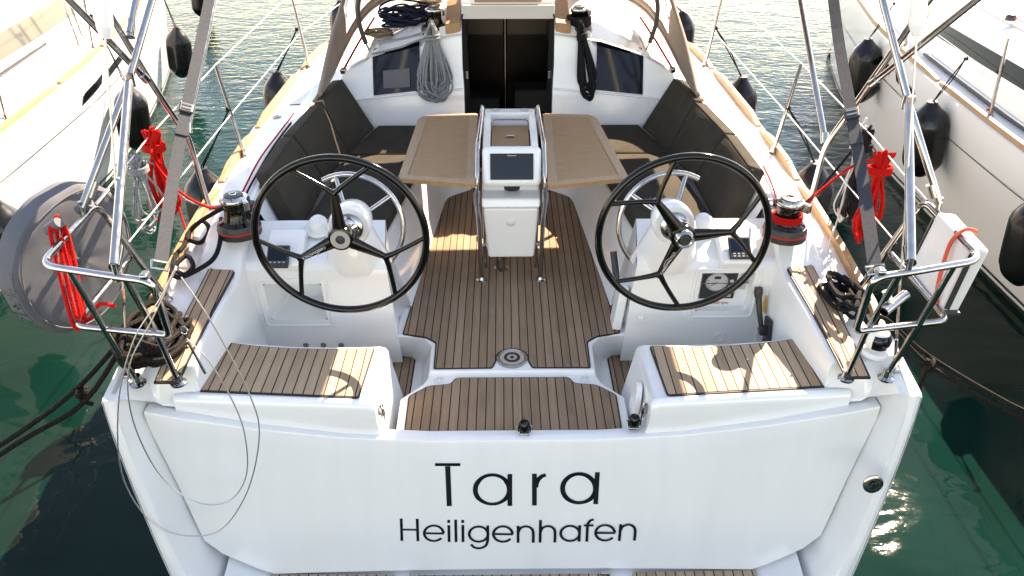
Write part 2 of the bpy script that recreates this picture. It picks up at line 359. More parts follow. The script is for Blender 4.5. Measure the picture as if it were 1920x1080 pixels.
    g.loft(rows)
    g.loft([[P(.335, 5.95, -.02), P(.335, 5.95, .735), P(.345, 6.02, .9), P(.345, 6.06, 1.04), P(.345, 6.12, 1.10)], [P(.335, 6.2, -.02), P(.335, 6.2, .735), P(.345, 6.2, .9), P(.345, 6.2, 1.15), P(.345, 6.2, 1.25)]])
    bk = g.build('bulkhead', GEL, Y, bevel=.008)
    # ledge line along the bulkhead
    MB().tube([P(.345, 5.945, .738), P(1.30, 5.945, .646)], .008, 8).build('moulded_ridge', GEL, bk)
    # dark panel windows, vertical pane wrapping on to the slope
    wn = MB()
    for j, (xa, xb) in enumerate([(.665, 1.02)]):
        a0, a1, a2 = (5.944, .728), (6.008, .905), (6.047, 1.035); b0, b1, b2 = (5.944, .690), (6.008, .845), (6.047, .948)
        A = [P(xa, *q) for q in (a0, a1, a2)]+[P(xa, 6.16, 1.075)]; B = [P(xb, *q) for q in (b0, b1, b2)]+[P(xb, 6.16, .985)]
        off = Vector((0, .012, -.004)); wn.loft([A, B, [p+off for p in B], [p+off for p in A]], True)
        wn.add([A[0], B[0], B[0]+off, A[0]+off], [(0, 1, 2, 3)]); wn.add([A[3], B[3], B[3]+off, A[3]+off], [(0, 1, 2, 3)])
    wi = wn.build('bulkhead_window', SMOKE, Y, bevel=.003)
    sh = MB(); 
    for (za, zb, ya, yb) in [(.63, .86, 5.934, 6.0)]:
        sh.add([P(.74, 5.942, .755), P(.94, 5.942, .745), P(.94, 5.990, .865), P(.74, 5.990, .885)], [(0, 1, 2, 3)])
    if s < 0: sh.build('blind', SHADE, wi, smooth=False)
# cockpit sole and steps --------------------------------------------------
def both(pts): return [(x, y) for x, y in pts]+[(-x, y) for x, y in reversed(pts)]
sole_r = [(.44, 3.405), (.445, 3.655), (.50, 3.725), (.66, 3.745), (.57, 5.6), (.36, 5.85), (.36, 6.2)]
low_r = [(.50, 3.405), (.53, 3.76), (.60, 3.83), (.80, 3.86), (.66, 5.6), (.40, 5.9), (.38, 6.25)]
MB().prism(both(low_r), -.24, 0, top=[(x, y, 0.0) for x, y in both(sole_r)]).build('cockpit_floor', GEL, Y, bevel=.012)
plat = [(.57, 2.945), (.575, 3.22), (.47, 3.34), (.43, 3.45)]
MB().prism(both([(x*1.02, y) for x, y in plat]), -.24, -.03, top=[(x, y, -.03) for x, y in both(plat)]).build('aft_step', GEL, Y, bevel=.01)
MB().prism([(-1.5, 2.96), (1.5, 2.96), (1.5, 3.9), (-1.5, 3.9)], -.30, -.205).build('helm_well_floor', GEL, Y, bevel=.01)
def rounded(pts, r=.02, k=4):
    out = []; P = [Vector((p[0], p[1], 0)) for p in pts]; n = len(P)
    for i in range(n):
        a, b, c = P[i-1], P[i], P[(i+1) % n]; va, vc = a-b, c-b; rr = min(r, va.length*.4, vc.length*.4)
        A = b+va.normalized()*rr; C = b+vc.normalized()*rr
        for j in range(k+1):
            t = j/k; q = A*(1-t)**2+b*2*t*(1-t)+C*t*t; out.append((q.x, q.y))
    return out
def inset(poly, d):
    n = len(poly); out = []; area = sum(poly[i][0]*poly[(i+1) % n][1]-poly[(i+1) % n][0]*poly[i][1] for i in range(n)); sg = 1 if area > 0 else -1
    for i in range(n):
        a, b, c = Vector(poly[i-1][:2]), Vector(poly[i][:2]), Vector(poly[(i+1) % n][:2])
        e1 = (b-a).normalized(); e2 = (c-b).normalized(); n1 = Vector((-e1.y, e1.x))*sg; n2 = Vector((-e2.y, e2.x))*sg; q = (n1+n2)
        if q.length < 1e-6: q = n1
        q = q.normalized(); k = d/max(.4, q.dot(n1)); out.append((b.x+q.x*k, b.y+q.y*k))
    return out
def teak(poly, z, mat_, r=.03, name='teak_panel', parent=None, margin=.008, zf=None):
    o = rounded(poly, r); i = inset(o, margin); zf = zf or (lambda x, y: z)
    a = MB().prism([(x, y) for x, y in o], z, z, top=[(x, y, zf(x, y)+.004) for x, y in o]); a.v[:len(o)] = [Vector((x, y, zf(x, y)-.004)) for x, y in o]
    p = a.build(name+'_caulking' if False else 'caulk_border', RUB, parent or Y, smooth=False)
    b = MB().prism([(x, y) for x, y in i], z, z, top=[(x, y, zf(x, y)+.0075) for x, y in i]); b.v[:len(i)] = [Vector((x, y, zf(x, y)+.001)) for x, y in i]
    q = b.build(name, mat_, parent or Y, smooth=False)
    return q
sole_poly = [(.135, 3.425), (.42, 3.425), (.425, 3.665), (.49, 3.722), (.62, 3.752), (.498, 5.58), (.30, 5.74), (.28, 6.1)]
arc = [(.085*math.sin(a)*1.0, 3.515+.085*math.cos(a)) for a in [R_(v) for v in (0, 25, 50, 75, 100)]]
half = [(0, 3.60)]+[(x, y) for x, y in arc[1:]]+[(.088, 3.48), (.105, 3.428)]
poly = half+sole_poly[0:0]+sole_poly[1:]
teak([(x, y) for x, y in poly]+[(-x, y) for x, y in reversed(poly[1:])], 0.0, TEAK, r=.015, name='sole_teak')
pp = [(.30, 3.388), (.325, 3.335), (.44, 3.32), (.535, 3.235), (.53, 2.965)]
aftc = [(.35, 2.957), (.18, 2.955), (0, 2.953)]
pl = pp+aftc
teak(pl+[(-x, y) for x, y in reversed(pl[:-1])], -.03, TEAK, r=.02, name='step_teak')
for s in (-1, 1):
    q = [(.56, 3.40), (.56, 3.81), (.63, 3.845), (.98, 3.83), (.98, 3.33), (.60, 3.33)]
    teak([(x*s, y) for x, y in q], -.205, TEAK, name='well_teak')
    st = MB().lathe([(.036, 0), (.036, .0015), (.033, .002)], (s*.385, 3.365, -.0295), n=30); lo = st.build('round_label', WPL, Y)
    st = MB(); 
    for a0, a1, rr in ((20, 340, .026), (0, 360, .013)):
        st.ribbon([(s*.385+rr*math.cos(R_(a)), 3.365+rr*math.sin(R_(a)), -.0272) for a in range(a0, a1+1, 16)], .003, (0, 0, 1), .0006)
    for dx in (-.01, .01): st.ribbon([(s*.385+dx, 3.385, -.0270), (s*.385+dx, 3.372, -.0270)], .003, (0, 0, 1), .0006)
    st.build('printed_mark', GPL, lo, smooth=False)
# round deck fitting
dr = MB().lathe([(.083, 0), (.083, .010), (.078, .014), (.070, .014), (.068, .010), (0, .010)], (0, 3.512, 0), n=40).build('floor_fitting', STEEL, Y)
MB().lathe([(.066, 0), (.066, .0135), (0, .0135)], (0, 3.512, 0), n=40).build('ring_insert', mat('sand_plastic', (.42, .35, .27), .5), dr)
g = MB().lathe([(.044, .0136), (.044, .0160), (.028, .0160), (.028, .0136)], (0, 3.512, 0), n=40, cap=False); g.lathe([(.011, .0137), (.011, .016), (0, .016)], (0, 3.512, 0), n=16); g.build('black_ring', RUB, dr)
# helm consoles ------------------------------------------------------------
def face_y(z): return lerp(3.765, 3.675, (z+.22)/.69)
for s in (-1, 1):
    P = lambda x, y, z: mir((x, y, z), s)
    zt, zb = .47, -.22
    if s > 0: hx0, hx1, hz0, hz1, dep = 1.015, 1.30, .175, .455, .05
    else: hx0, hx1, hz0, hz1, dep = 1.02, 1.33, .13, .40, .20
    g = MB(); XS = [.63, hx0, hx1, 1.46]; ZS = [zb, hz0, hz1-.02, zt]
    fr = lambda x, z: P(x+(.03*(z-zb)/.69 if x < .7 else 0), face_y(z), z)
    for i in range(3):
        for j in range(3):
            if i == 1 and j == 1: continue
            g.add([fr(XS[i], ZS[j]), fr(XS[i+1], ZS[j]), fr(XS[i+1], ZS[j+1]), fr(XS[i], ZS[j+1])], [(0, 1, 2, 3)])
    q = [(hx0, ZS[1]), (hx1, ZS[1]), (hx1, ZS[2]), (hx0, ZS[2])]
    if s < 0:
        inn = [P(hx0+.05, face_y(z)+dep, z+(.03 if z < .3 else -.03)) if x == hx0 else P(hx1-.05, face_y(z)+dep, z+(.03 if z < .3 else -.03)) for x, z in q]
    else: inn = [P(x, face_y(z)+dep, z) for x, z in q]
    fq = [P(x, face_y(z), z) for x, z in q]
    g.loft([fq, inn], True); g.add(inn, [(0, 1, 2, 3)])
    # inner cheek, top dash
    y0 = face_y(zt)
    g.add([fr(.63, zb), fr(.63, zt), P(.70, 4.02, .60), P(.70, 4.06, .39), P(.60, 4.06, .02), P(.66, 4.06, zb)], [(0, 1, 2, 3, 4, 5)])
    g.loft([[fr(.63, zt), P(.9, y0, zt), P(1.2, y0, zt), fr(1.46, zt)], [P(.668, y0+.03, zt+.035), P(.9, y0+.03, zt+.035), P(1.2, y0+.03, zt+.035), P(1.46, y0+.03, zt+.035)], [P(.70, 4.02, .60), P(.9, 4.02, .60), P(1.2, 4.02, .60), P(1.46, 4.02, .60)], [P(.70, 4.06, .39), P(.9, 4.06, .39), P(1.2, 4.06, .39), P(1.46, 4.06, .39)]])
    con = g.build('helm_console', GEL, Y, bevel=.016, seg=4)
    fm = MB(); o = rounded([(hx0-.03, hz0-.04), (hx1+.03, hz0-.04), (hx1+.03, hz1+.01), (hx0-.03, hz1+.01)], .03)
    fm.tube([P(x, face_y(z)-.002, z) for x, z in o]+[P(o[0][0], face_y(o[0][1])-.002, o[0][1])], .008, 8); fm.build('recess_rim', GEL, con)
    # hub housing
    h = MB()
    secs = []
    for t, (yf, yr, xw, z) in enumerate([(3.66, 3.98, .18, .44), (3.60, 3.92, .15, .56), (3.56, 3.82, .125, .68), (3.55, 3.74, .10, .78)]):
        cx = .83; secs.append([P(cx+xw*math.cos(a)*(1 if abs(math.cos(a)) < .7 else 1), lerp(yf, yr, .5)-(yr-yf)/2*math.sin(a), z) for a in [2*math.pi*k/20 for k in range(20)]])
    h.loft(secs, True)
    h.lathe([(.0, -.20), (.07, -.19), (.095, -.15), (.104, -.08), (.104, -.02), (.096, .0), (0, .0)], P(.80, 3.52, .80), (0, -1, .10), n=36)
    h.build('wheel_pedestal', GEL, Y)
    MB().lathe([(.072, -.01), (.072, .012), (.062, .02), (.05, .022), (.034, .05), (.032, .16), (0, .16)], P(.80, 3.515, .80), (0, -1, .14), n=36).build('wheel_shaft', STEEL, Y)
    # steering wheel
    wc = P(.802, 3.335, .838); wh = MB()
    wheel = MB()
    ring = [wc+Vector((.398*math.cos(a), 0, .398*math.sin(a))) for a in [2*math.pi*k/96 for k in range(97)]]
    wheel.tube(ring, .0178, 14, cap=False); wo = wheel.build('steering_wheel', BLACKG, Y)
    angs = (92, 208, 333) if s < 0 else (128, 5, 246)
    for a0 in angs:
        a = R_(a0); d = Vector((math.cos(a), 0, math.sin(a))); t = Vector((-math.sin(a), 0, math.cos(a)))
        fk = wc+d*.235; sp = MB()
        secs = []
        for u in [0, .15, .3, .5, .7, .85, 1]:
            ww = lerp(.034, .0155, min(1, u*1.1)); dd = lerp(.020, .010, u); c = wc+d*lerp(.045, .245, u)+Vector((0, .0, 0))
            secs.append([c+t*ww*math.cos(k)+Vector((0, 1, 0))*dd*math.sin(k) for k in [2*math.pi*i/12 for i in range(12)]])
        sp.loft(secs, True, True)
        for sg in (-1, 1):
            b = a+sg*R_(27); e = wc+Vector((math.cos(b), 0, math.sin(b)))*.392
            md = fk.lerp(e, .22)+d*(-.004)
            sp.tube(cr([fk-d*.012, md, fk.lerp(e, .6), e], 5), lambda q: lerp(.0150, .0115, min(1, q*2)), 10)
        sp.build('spoke', BLACKG, wo)
    hb_ = MB().lathe([(.060, -.03), (.063, .0), (.058, .016), (.050, .020), (0, .020)], wc, (0, -1, 0), n=40).build('hub', BLACKG, wo)
    if s < 0:
        MB().lathe([(.046, .0202), (.046, .0235), (.022, .0235), (.022, .0202)], wc, (0, -1, 0), n=40, cap=False).build('hub_ring', mat('brushed_alloy', (.55, .55, .53), .35, .6), hb_)
        MB().lathe([(.020, .020), (.019, .027), (.010, .030), (0, .030)], wc, (0, -1, 0), n=24).build('hub_button', BLACKM, hb_)
    else:
        MB().lathe([(.047, .0), (.047, .030), (.043, .045), (.034, .052), (.028, .046), (0, .046)], wc, (0, -1, 0), n=40).build('hub_knob', STEEL, hb_)
        MB().lathe([(.022, .044), (.022, .049), (0, .049)], wc, (0, -1, 0), n=30).build('hub_badge', BLACKM, hb_)
    # maker's lettering on one spoke
    a = R_(208 if s < 0 else 246); d = Vector((math.cos(a), 0, math.sin(a)))
    pm = plane_mat(wc+d*.15+Vector((0, -.0175, 0)), -d if s > 0 else d, (0, -1, 0))
    text_mesh('CARBONAUTICA', .017, pm, wo, WHITEINK)
    MB().ribbon([pm @ Vector((lerp(-.026, .026, t), .008+.007*math.sin(math.pi*t), .0003)) for t in [i/8 for i in range(9)]], .0016, (0, -1, 0), .0004).build('arched_mark', WHITEINK, wo, smooth=False)
    # curved steel grab rail forward of the wheel
    gc = P(.875, 3.93, .60); gr = MB(); A = []
    for k in range(0, 25):
        a = R_(lerp(62, 240, k/24)); A.append(gc+Vector((-s*-.285*math.cos(a)*1.0, .0+.05*math.sin(a), .285*math.sin(a))))
    gr.tube(A, .0145, 12)
    go = gr.build('grab_rail', STEEL, Y)
    MB().tube([A[2], P(.875, 3.86, .70)], .0125, 10).build('grab_rail_strut', STEEL, go)
    MB().tube([A[11], P(.80, 3.84, .70)], .0125, 10).build('grab_rail_strut', STEEL, go)
    # compass under white cover
    c = P(1.05, 3.93, .585)
    k = MB().lathe([(.078, 0), (.080, .006), (.072, .014), (.058, .018)], c, (0, -.25, 1), n=32); k.lathe([(.056, .012), (.055, .03), (.046, .06), (.03, .077), (.012, .084), (0, .085)], c, (0, -.25, 1), n=32)
    k.build('compass_cover', WPL, Y)
    # instrument pod + display
    rot = Matrix.Rotation(R_(38), 3, 'X')
    pod = MB().box(P(1.20, 3.76, .545), (.20, .24, .07), Matrix.Rotation(R_(26), 3, 'X')).build('instrument_pod', GEL, Y, bevel=.018, seg=4)
    dz = P(1.20, 3.70, .575) if s > 0 else P(1.215, 3.66, .56)
    disp = MB().box(dz, (.115, .125, .022), Matrix.Rotation(R_(38), 3, 'X')).build('instrument_display', BLACKM, pod, bevel=.006)
    MB().box(dz+Vector((0, -.0, .0)) + rot @ Vector((0, .012, .0118)), (.095, .075, .002), rot).build('display_screen', SCREEN, disp, smooth=False)
    bt = MB()
    for i in range(4):
        for j in range(2 if s > 0 else 1): bt.box(dz+rot @ Vector((-.034+i*.023, -.036-j*.014, .0118)), (.012, .006, .002), rot)
    bt.build('display_keys', GPL, disp, smooth=False)
    if s > 0:
        kp = MB().box(P(1.195, 3.82, .60), (.075, .08, .014), Matrix.Rotation(R_(22), 3, 'X')).build('key_pad', GPL, Y, bevel=.004)
        kb = MB()
        for i in (-.02, .02):
            for j in (-.022, .02): kb.lathe([(.012, 0), (.011, .006), (0, .007)], P(1.195+i, 3.82+j, .608+j*.4), (0, -.37, .93), n=14)
        kb.build('key_pad_button', WPL, kp)
# engine panel in the starboard recess
yf = lambda z: face_y(z)+.046
def onface(x0, x1, z0, z1, dy=0.0, th=.006):
    return MB().hexa([(x0, yf(z0)-dy, z0), (x1, yf(z0)-dy, z0), (x1, yf(z0)-dy+th, z0), (x0, yf(z0)-dy+th, z0)], [(x0, yf(z1)-dy, z1), (x1, yf(z1)-dy, z1), (x1, yf(z1)-dy+th, z1), (x0, yf(z1)-dy+th, z1)])
ep = onface(1.035, 1.225, .235, .425, .008).build('engine_panel', BLACKM, Y, bevel=.003)
def disc(x, z, r0, r1, dy, mt, nm, par, n=36):
    g = MB(); c = Vector((x, yf(z)-dy, z)); prof = [(r0, 0), (r0, .004), (r1, .004)]+([(r1, 0)] if r1 > 0 else [])
    g.lathe(prof, c, (0, -1, -.13), n=n, cap=False); return g.build(nm, mt, par)
gd = disc(1.115, .355, .062, 0, .010, GPL, 'tachometer', ep)
disc(1.115, .355, .065, .058, .011, STEEL, 'bezel', gd)
nd = MB()
for a in range(-40, 221, 26):
    d = Vector((math.cos(R_(a)), 0, math.sin(R_(a)))); c = Vector((1.115, yf(.355)-.0155, .355)); nd.tube([c+d*.044, c+d*.053], .0016, 5)
nd.box((1.115, yf(.385)-.0155, .385), (.034, .003, .016)); nd.tube([(1.115, yf(.355)-.017, .355), (1.085, yf(.33)-.017, .33)], .0018, 5); nd.build('dial_marks', RUB, gd)
for z in (.26, .29, .32, .36): MB().box((1.195, yf(z)-.012, z), (.022, .006, .016)).build('switch', GPL, ep, bevel=.002)
hd = onface(1.03, 1.29, .345, .350, .016, .012).build('cover_hinge', STEEL, ep, smooth=False)
onface(1.245, 1.278, .30, .42, .010, .008).build('latch_plate', GPL, ep, smooth=False)
for x, z in ((1.035, .44), (1.29, .44), (1.03, .36), (1.285, .36)): MB().lathe([(.006, 0), (.005, .003), (0, .0035)], (x, yf(z)-.006, z), (0, -1, 0), n=10).build('panel_screw', GPL, ep)
text_mesh('MAX 2500 rpm', .026, plane_mat((1.125, face_y(.20)+.0445-.004, .203), (1, 0, 0), (0, -1, -.13)), Y, REDINK, spacing=.95)
# little fittings on the console faces
for z, x in ((.0, -1.17), (.0, -1.07), (.0, -.97)):
    MB().lathe([(.017, 0), (.016, .005), (.008, .006), (.0, .002)], (x, face_y(z-.06)-.001, z-.06), (0, -1, -.1), n=20).build('drain_button', mat('grey_brown_plastic', (.2, .17, .14), .4), Y)
MB().lathe([(.037, 0), (.036, .005), (.023, .006), (.020, -.02), (0, -.02)], (1.18, face_y(-.02)-.001, -.02), (0, -1, -.1), n=28).build('socket', WPL, Y)
MB().lathe([(.019, .0), (.019, .003), (0, .003)], (1.18, face_y(-.02)+.012, -.02), (0, -1, -.1), n=20).build('socket_opening', mat('bronze', (.25, .16, .07), .4, .5), Y)
for x in (.72, 1.0):
    MB().box((x, face_y(.12)-.001, .12), (.032, .012, .03)).build('moulded_pad', GEL, Y, bevel=.004)
# throttle on the starboard quarter wall
th = MB().box((1.389, 3.58, .10), (.02, .085, .20), Matrix.Rotation(R_(-14), 3, 'X')).build('engine_control', BLACKM, Y, bevel=.006)
lv = MB(); lv.tube([(1.359, 3.60, .13), (1.344, 3.64, .22), (1.334, 3.665, .30)], lambda t: lerp(.012, .018, t), 12); lv.lathe([(.0, -.03), (.02, -.026), (.024, 0), (.021, .026), (0, .032)], (1.332, 3.67, .32), (0, .2, 1), n=20)
lv.lathe([(.03, 0), (.03, .03), (.02, .036), (0, .036)], (1.384, 3.60, .12), (-1, 0, 0), n=24); lv.build('throttle_lever', BLACKM, th)
MB().lathe([(.007, 0), (.006, .008), (0, .009)], (1.369, 3.66, .09), (-1, 0, 0), n=12).build('neutral_button', REDPL, th)
MB().box((1.386, 3.705, .23), (.003, .07, .10), Matrix.Rotation(R_(-12), 3, 'X')).build('warning_sticker', YEL, Y, smooth=False)
MB().box((1.386, 3.665, .0), (.003, .09, .07), Matrix.Rotation(R_(-12), 3, 'X')).build('data_plate', GPL, Y, smooth=False)
# winch handles in pockets by the consoles
hp = MB().box((.612, 3.83, .15), (.05, .12, .28), Matrix.Rotation(R_(6), 3, 'Y')).build('handle_pocket', WPL, Y, bevel=.008)
wh_ = MB(); wh_.tube([(.60, 3.84, .24), (.585, 3.86, .34)], .016, 10); wh_.tube([(.585, 3.855, .33), (.572, 3.93, .43)], lambda t: .019, 12)
w_ = wh_.build('crank_handle', BLACKM, None); tag(w_, 'black winch handle with red-ringed grip standing in the white pocket beside the right-hand wheel', 'crank handle')
MB().lathe([(.020, 0), (.020, .006)], (.5725, 3.927, .428), (-.1, .6, .8), n=14).build('grip_ring', REDPL, w_)
# helm seats ---------------------------------------------------------------
for s in (-1, 1):
    P = lambda x, y, z: mir((x, y, z), s)
    g = MB(); secs = []
    for t in [0, .015, .04, .12, .25, .5, .75, 1]:
        x = lerp(.640, 1.56, t); bow = .035*math.sin(math.pi*t); e = .03 if t == 0 else (.008 if t == .015 else 0)
        zz = .19+.05*t-e; xb = x-.06*(1-min(1, t*8))
        secs.append([P(xb, 3.41-bow, -.22), P(x, 3.39-bow, zz-.03), P(x, 3.378-bow, zz-.006), P(x, 3.36-bow, zz), P(x, 2.935, zz+.001), P(x, 2.925, zz+.012), P(x, 2.918, zz+.015), P(x, 2.905, zz+.012), P(x, 2.893, zz-.002), P(x, 2.888, zz-.03), P(x, 2.895, zz-.08), P(xb, 2.90, -.22)])
    g.loft(secs); g.add(secs[0], [tuple(range(len(secs[0])))])
    hs = g.build('helm_seat', GEL, Y)
    tp = [(.700, 3.345), (.90, 3.32), (1.12, 3.312), (1.30, 3.322), (1.465, 3.345), (1.525, 2.95), (.72, 2.94)]
    teak([(x*s, y) for x, y in tp], 0, TEAKSEAT, r=.02, parent=hs, name='seat_teak', zf=lambda x, y: .191+.05*(abs(x)-.64)/.92+.0035)
    # latch on the inner face
    la = MB().lathe([(0, -.035), (.008, -.03), (.013, 0), (.008, .03), (0, .035)], P(.622, 2.96, .09), (0, 0, 1), n=14); la.tube([P(.622, 2.975, .135), P(.612, 2.95, .05)], .004, 6); la.box(P(.632, 2.96, .11), (.012, .016, .05)); la.build('seat_latch', STEEL, hs)
    if s > 0:
        o = [(3.10+.06*math.cos(a), .03+.12*math.sin(a)) for a in [2*math.pi*k/28 for k in range(28)]]
        lk = MB(); lk.loft([[(.62+(b-.03)*.1, a, b) for a, b in o], [(.592+(b-.03)*.1, a, b) for a, b in o]], True, True); lk.build('locker_lid', GEL, hs, bevel=.003)
# side pads on the quarters
for s in (-1, 1):
    q = [(1.435, 3.72), (1.58, 3.72), (1.60, 3.10), (1.598, 2.86), (1.49, 2.835)]
    zf = lambda x, y: interp([(2.75, .352), (3.0, .405), (3.3, .45), (3.6, .482), (3.72, .50)], y)[0]+.001
    qq = []
    for i in range(len(q)):
        a, b = q[i], q[(i+1) % len(q)]; nseg = 6 if abs(a[1]-b[1]) > .2 else 1
        for k in range(nseg): qq.append((lerp(a[0], b[0], k/nseg), lerp(a[1], b[1], k/nseg)))
    # built as a lofted strip so that it follows the rising deck
    def strip(ins, dz):
        rows = []
        for y in [2.84+ins, 2.95, 3.1, 3.3, 3.5, 3.6, 3.72-ins]:
            xa = lerp(1.487, 1.435, (y-2.84)/.88)+ins; xb = lerp(1.598, 1.585, (y-2.84)/.88)-ins; c = [(xa, y), (xb, y)]
            rows.append([P3 for P3 in [mir((xa, y, zf(xa, y)-.004), s), mir((xa, y, zf(xa, y)+dz), s), mir((xb, y, zf(xb, y)+dz), s), mir((xb, y, zf(xb, y)-.004), s)]])
        return MB().loft(rows, True, True)
    strip(0, .006).build('caulk_border', RUB, Y, smooth=False)
    strip(.008, .010).build('side_teak', TEAKSEAT, Y, smooth=False)
# transom ------------------------------------------------------------------
TX = [(0, 0.0), (.4, .002), (.8, .03), (1.2, .095), (1.5, .165), (1.71, .225)]      # height of the door's top edge along x
def ttop(x): return interp(TX, abs(x))[0]-.005
def dy(x, z): return 2.872-.012*abs(x)**2 - .20*max(0, -z)
g = MB(); xs = [-1.68+i*3.36/42 for i in range(43)]
def bot(x):
    a = abs(x); return -.73 if a < 1.22 else (lerp(-.73, -.56, (a-1.22)/.29) if a < 1.51 else lerp(-.56, .10, (a-1.51)/.17))
secs = []
for x in xs:
    z1 = ttop(x); z0 = min(bot(x), z1-.02) if abs(x) < 1.67 else z1-.08
    col = [(x, dy(x, z1)+.085, z1-.06), (x, dy(x, z1)+.075, z1-.004), (x, dy(x, z1)+.06, z1), (x, dy(x, z1)+.010, z1), (x, dy(x, z1)+.003, z1-.004), (x, dy(x, z1)+0, z1-.012)]
    for k in range(1, 9): 
        z = lerp(z1-.012, z0, k/8); col.append((x, dy(x, z), z))
    col.append((x, dy(x, z0)+.06, z0)); secs.append(col)
g.loft(secs, caps=True); door = g.build('transom_door', HULLM, Y)
# quarter frames either side of the door (outer pillar + chamfer)
for s in (-1, 1):
    P = lambda x, y, z: mir((x, y, z), s)
    g = MB(); rows = []
    for t in [0, .1, .25, .4, .55, .7, .85, 1]:
        z = lerp(.345, -1.0, t); zz = z
        xd = (1.675 if z > .2 else (lerp(1.675, 1.51, (.2-z)/.76) if z > -.56 else lerp(1.51, 1.20, (-.56-z)/.44)))
        ex = lerp(1.80, 1.795, t); wx = 1.50; tt = (.345-z)/(.34+1.10); hx = lerp(1.80, wx, max(0, tt)**1.25); yy = 2.75-.30*max(0, tt)
        rows.append([P(xd-.12, dy(xd, z)+.10, z-.0), P(xd+.016, dy(xd, z)+.075, z), P(xd+.018, dy(xd, z)+.02, z), P(xd+.060, yy+.010, z), P(xd+.07, yy, z), P(lerp(xd+.07, hx, .5), yy-.004, z), P(hx-.05, yy, z), P(hx-.012, yy+.002, z), P(hx, yy+.01, z)])
    g.loft(rows); 
    r0 = rows[0]
    g.add([P(1.45, 2.98, .345)]+[p for p in r0]+[P(1.80, 2.80, .345)], [])
    g.loft([[Vector(p) for p in r0], [Vector((lerp(p[0], p[0], 1), max(p[1]+.01, 2.79), .353)) for p in r0], [Vector((p[0], 2.98, .385)) for p in r0]])
    g.build('transom_frame', HULLM, Y)
# lower ledge and boarding steps
g = MB(); rows = []
for i in range(25):
    x = -1.42+2.84*i/24; zb = bot(x)-.03
    rows.append([(x, 2.80, zb+.02), (x, 2.74, zb), (x, 2.60, zb-.03), (x, 2.48, zb-.05), (x, 2.45, zb-.07), (x, 2.42, -1.1)])
g.loft(rows); g.build('lower_transom', HULLM, Y)
for x0, x1, nm in ((-.53, .49, 'swim_step'),):
    p = MB(); p.box(((x0+x1)/2, 2.56, -.772), (x1-x0, .30, .03)); so_ = p.build(nm, GEL, Y, bevel=.008)
    MB().box(((x0+x1)/2, 2.56, -.752), (x1-x0-.01, .29, .012)).build('step_teak', TEAKSEAT, so_, smooth=False)
    for x in (x0+.03, x1-.03): MB().box((x, 2.70, -.742), (.05, .02, .03)).build('step_hinge', STEEL, so_, bevel=.004)
for s in (-1, 1):
    MB().hexa([mir(q, s) for q in ((.60, 2.46, -.81), (1.24, 2.46, -.80), (1.22, 2.71, -.78), (.60, 2.71, -.81))], [mir(q, s) for q in ((.60, 2.46, -.775), (1.24, 2.46, -.765), (1.22, 2.71, -.735), (.60, 2.71, -.745))]).build('step_teak', TEAKSEAT, Y, smooth=False)
# name: strokes traced as flat vinyl on the door
def lp(cx, cy):
    p = U(720+cx/3.692, 820+cy/3.692, y=2.86)
    for _ in range(4): p = U(720+cx/3.692, 820+cy/3.692, y=dy(p.x, p.z))
    return Vector((p.x, p.y, p.z))
def lring(cx, cy, rx, ry, a0=0, a1=360, n=40): return [(cx+rx*math.cos(R_(lerp(a0, a1, i/n))), cy-ry*math.sin(R_(lerp(a0, a1, i/n)))) for i in range(n+1)]
def letters(strokes, name):
    g = MB()
    for i, (pts, wd) in enumerate(strokes):
        pth = [lp(*p) for p in pts]
        g.ribbon([p+Vector((0, -.0008-.00015*i, 0)) for p in pth], wd, (0, -1, -.035), .0006)
    return g.build(name, LETTER, door, smooth=False)
W1 = .0242; W2 = .0138
letters([([(353, 192), (529, 192)], W1), ([(441, 200), (452, 475)], W1*1.02), (lring(750, 363, 118, 101), W1), ([(871, 253), (871, 473)], W1*.95), ([(1041, 250), (1041, 470)], W1*.95),
         ([(1050, 345), (1056, 312), (1072, 285), (1095, 268), (1121, 261)], W1), (lring(1350, 353, 114, 100), W1), ([(1477, 240), (1465, 460)], W1*.95)], 'name_lettering')
def arch(pts): return [(p.x, p.y) for p in cr([(a, b, 0) for a, b in pts], 6)]
e_ = lambda cx, cy: [([(cx-66, cy), (cx+70, cy+2)], W2), (lring(cx, cy, 66, 53, 2, 322), W2)]
letters([([(119, 561), (124, 716)], W2), ([(230, 563), (235, 718)], W2), ([(124, 638), (230, 640)], W2)]+e_(345, 663)+[([(449, 607), (451, 722)], W2), ([(448, 570), (448, 590)], W2), ([(496, 568), (499, 722)], W2), ([(546, 605), (547, 722)], W2), ([(545, 570), (545, 590)], W2),
         (lring(655, 668, 65, 52), W2), (arch([(718, 608), (718, 705), (708, 742), (685, 760), (652, 766), (622, 758), (603, 738)]), W2)]+e_(823, 667)+
        [([(928, 610), (928, 726)], W2), (arch([(930, 652), (945, 626), (980, 614), (1015, 624), (1032, 652), (1033, 726)]), W2), ([(1083, 570), (1080, 725)], W2), (arch([(1083, 652), (1098, 624), (1135, 612), (1167, 622), (1183, 650), (1182, 724)]), W2),
         (lring(1288, 662, 65, 52), W2), ([(1355, 605), (1350, 718)], W2), (arch([(1403, 718), (1409, 612), (1418, 584), (1434, 570), (1452, 566)]), W2), ([(1383, 606), (1450, 606)], W2)]+e_(1530, 657)+
        [([(1638, 598), (1628, 712)], W2), (arch([(1635, 642), (1652, 614), (1690, 600), (1724, 612), (1738, 642), (1732, 710)]), W2)], 'port_lettering')
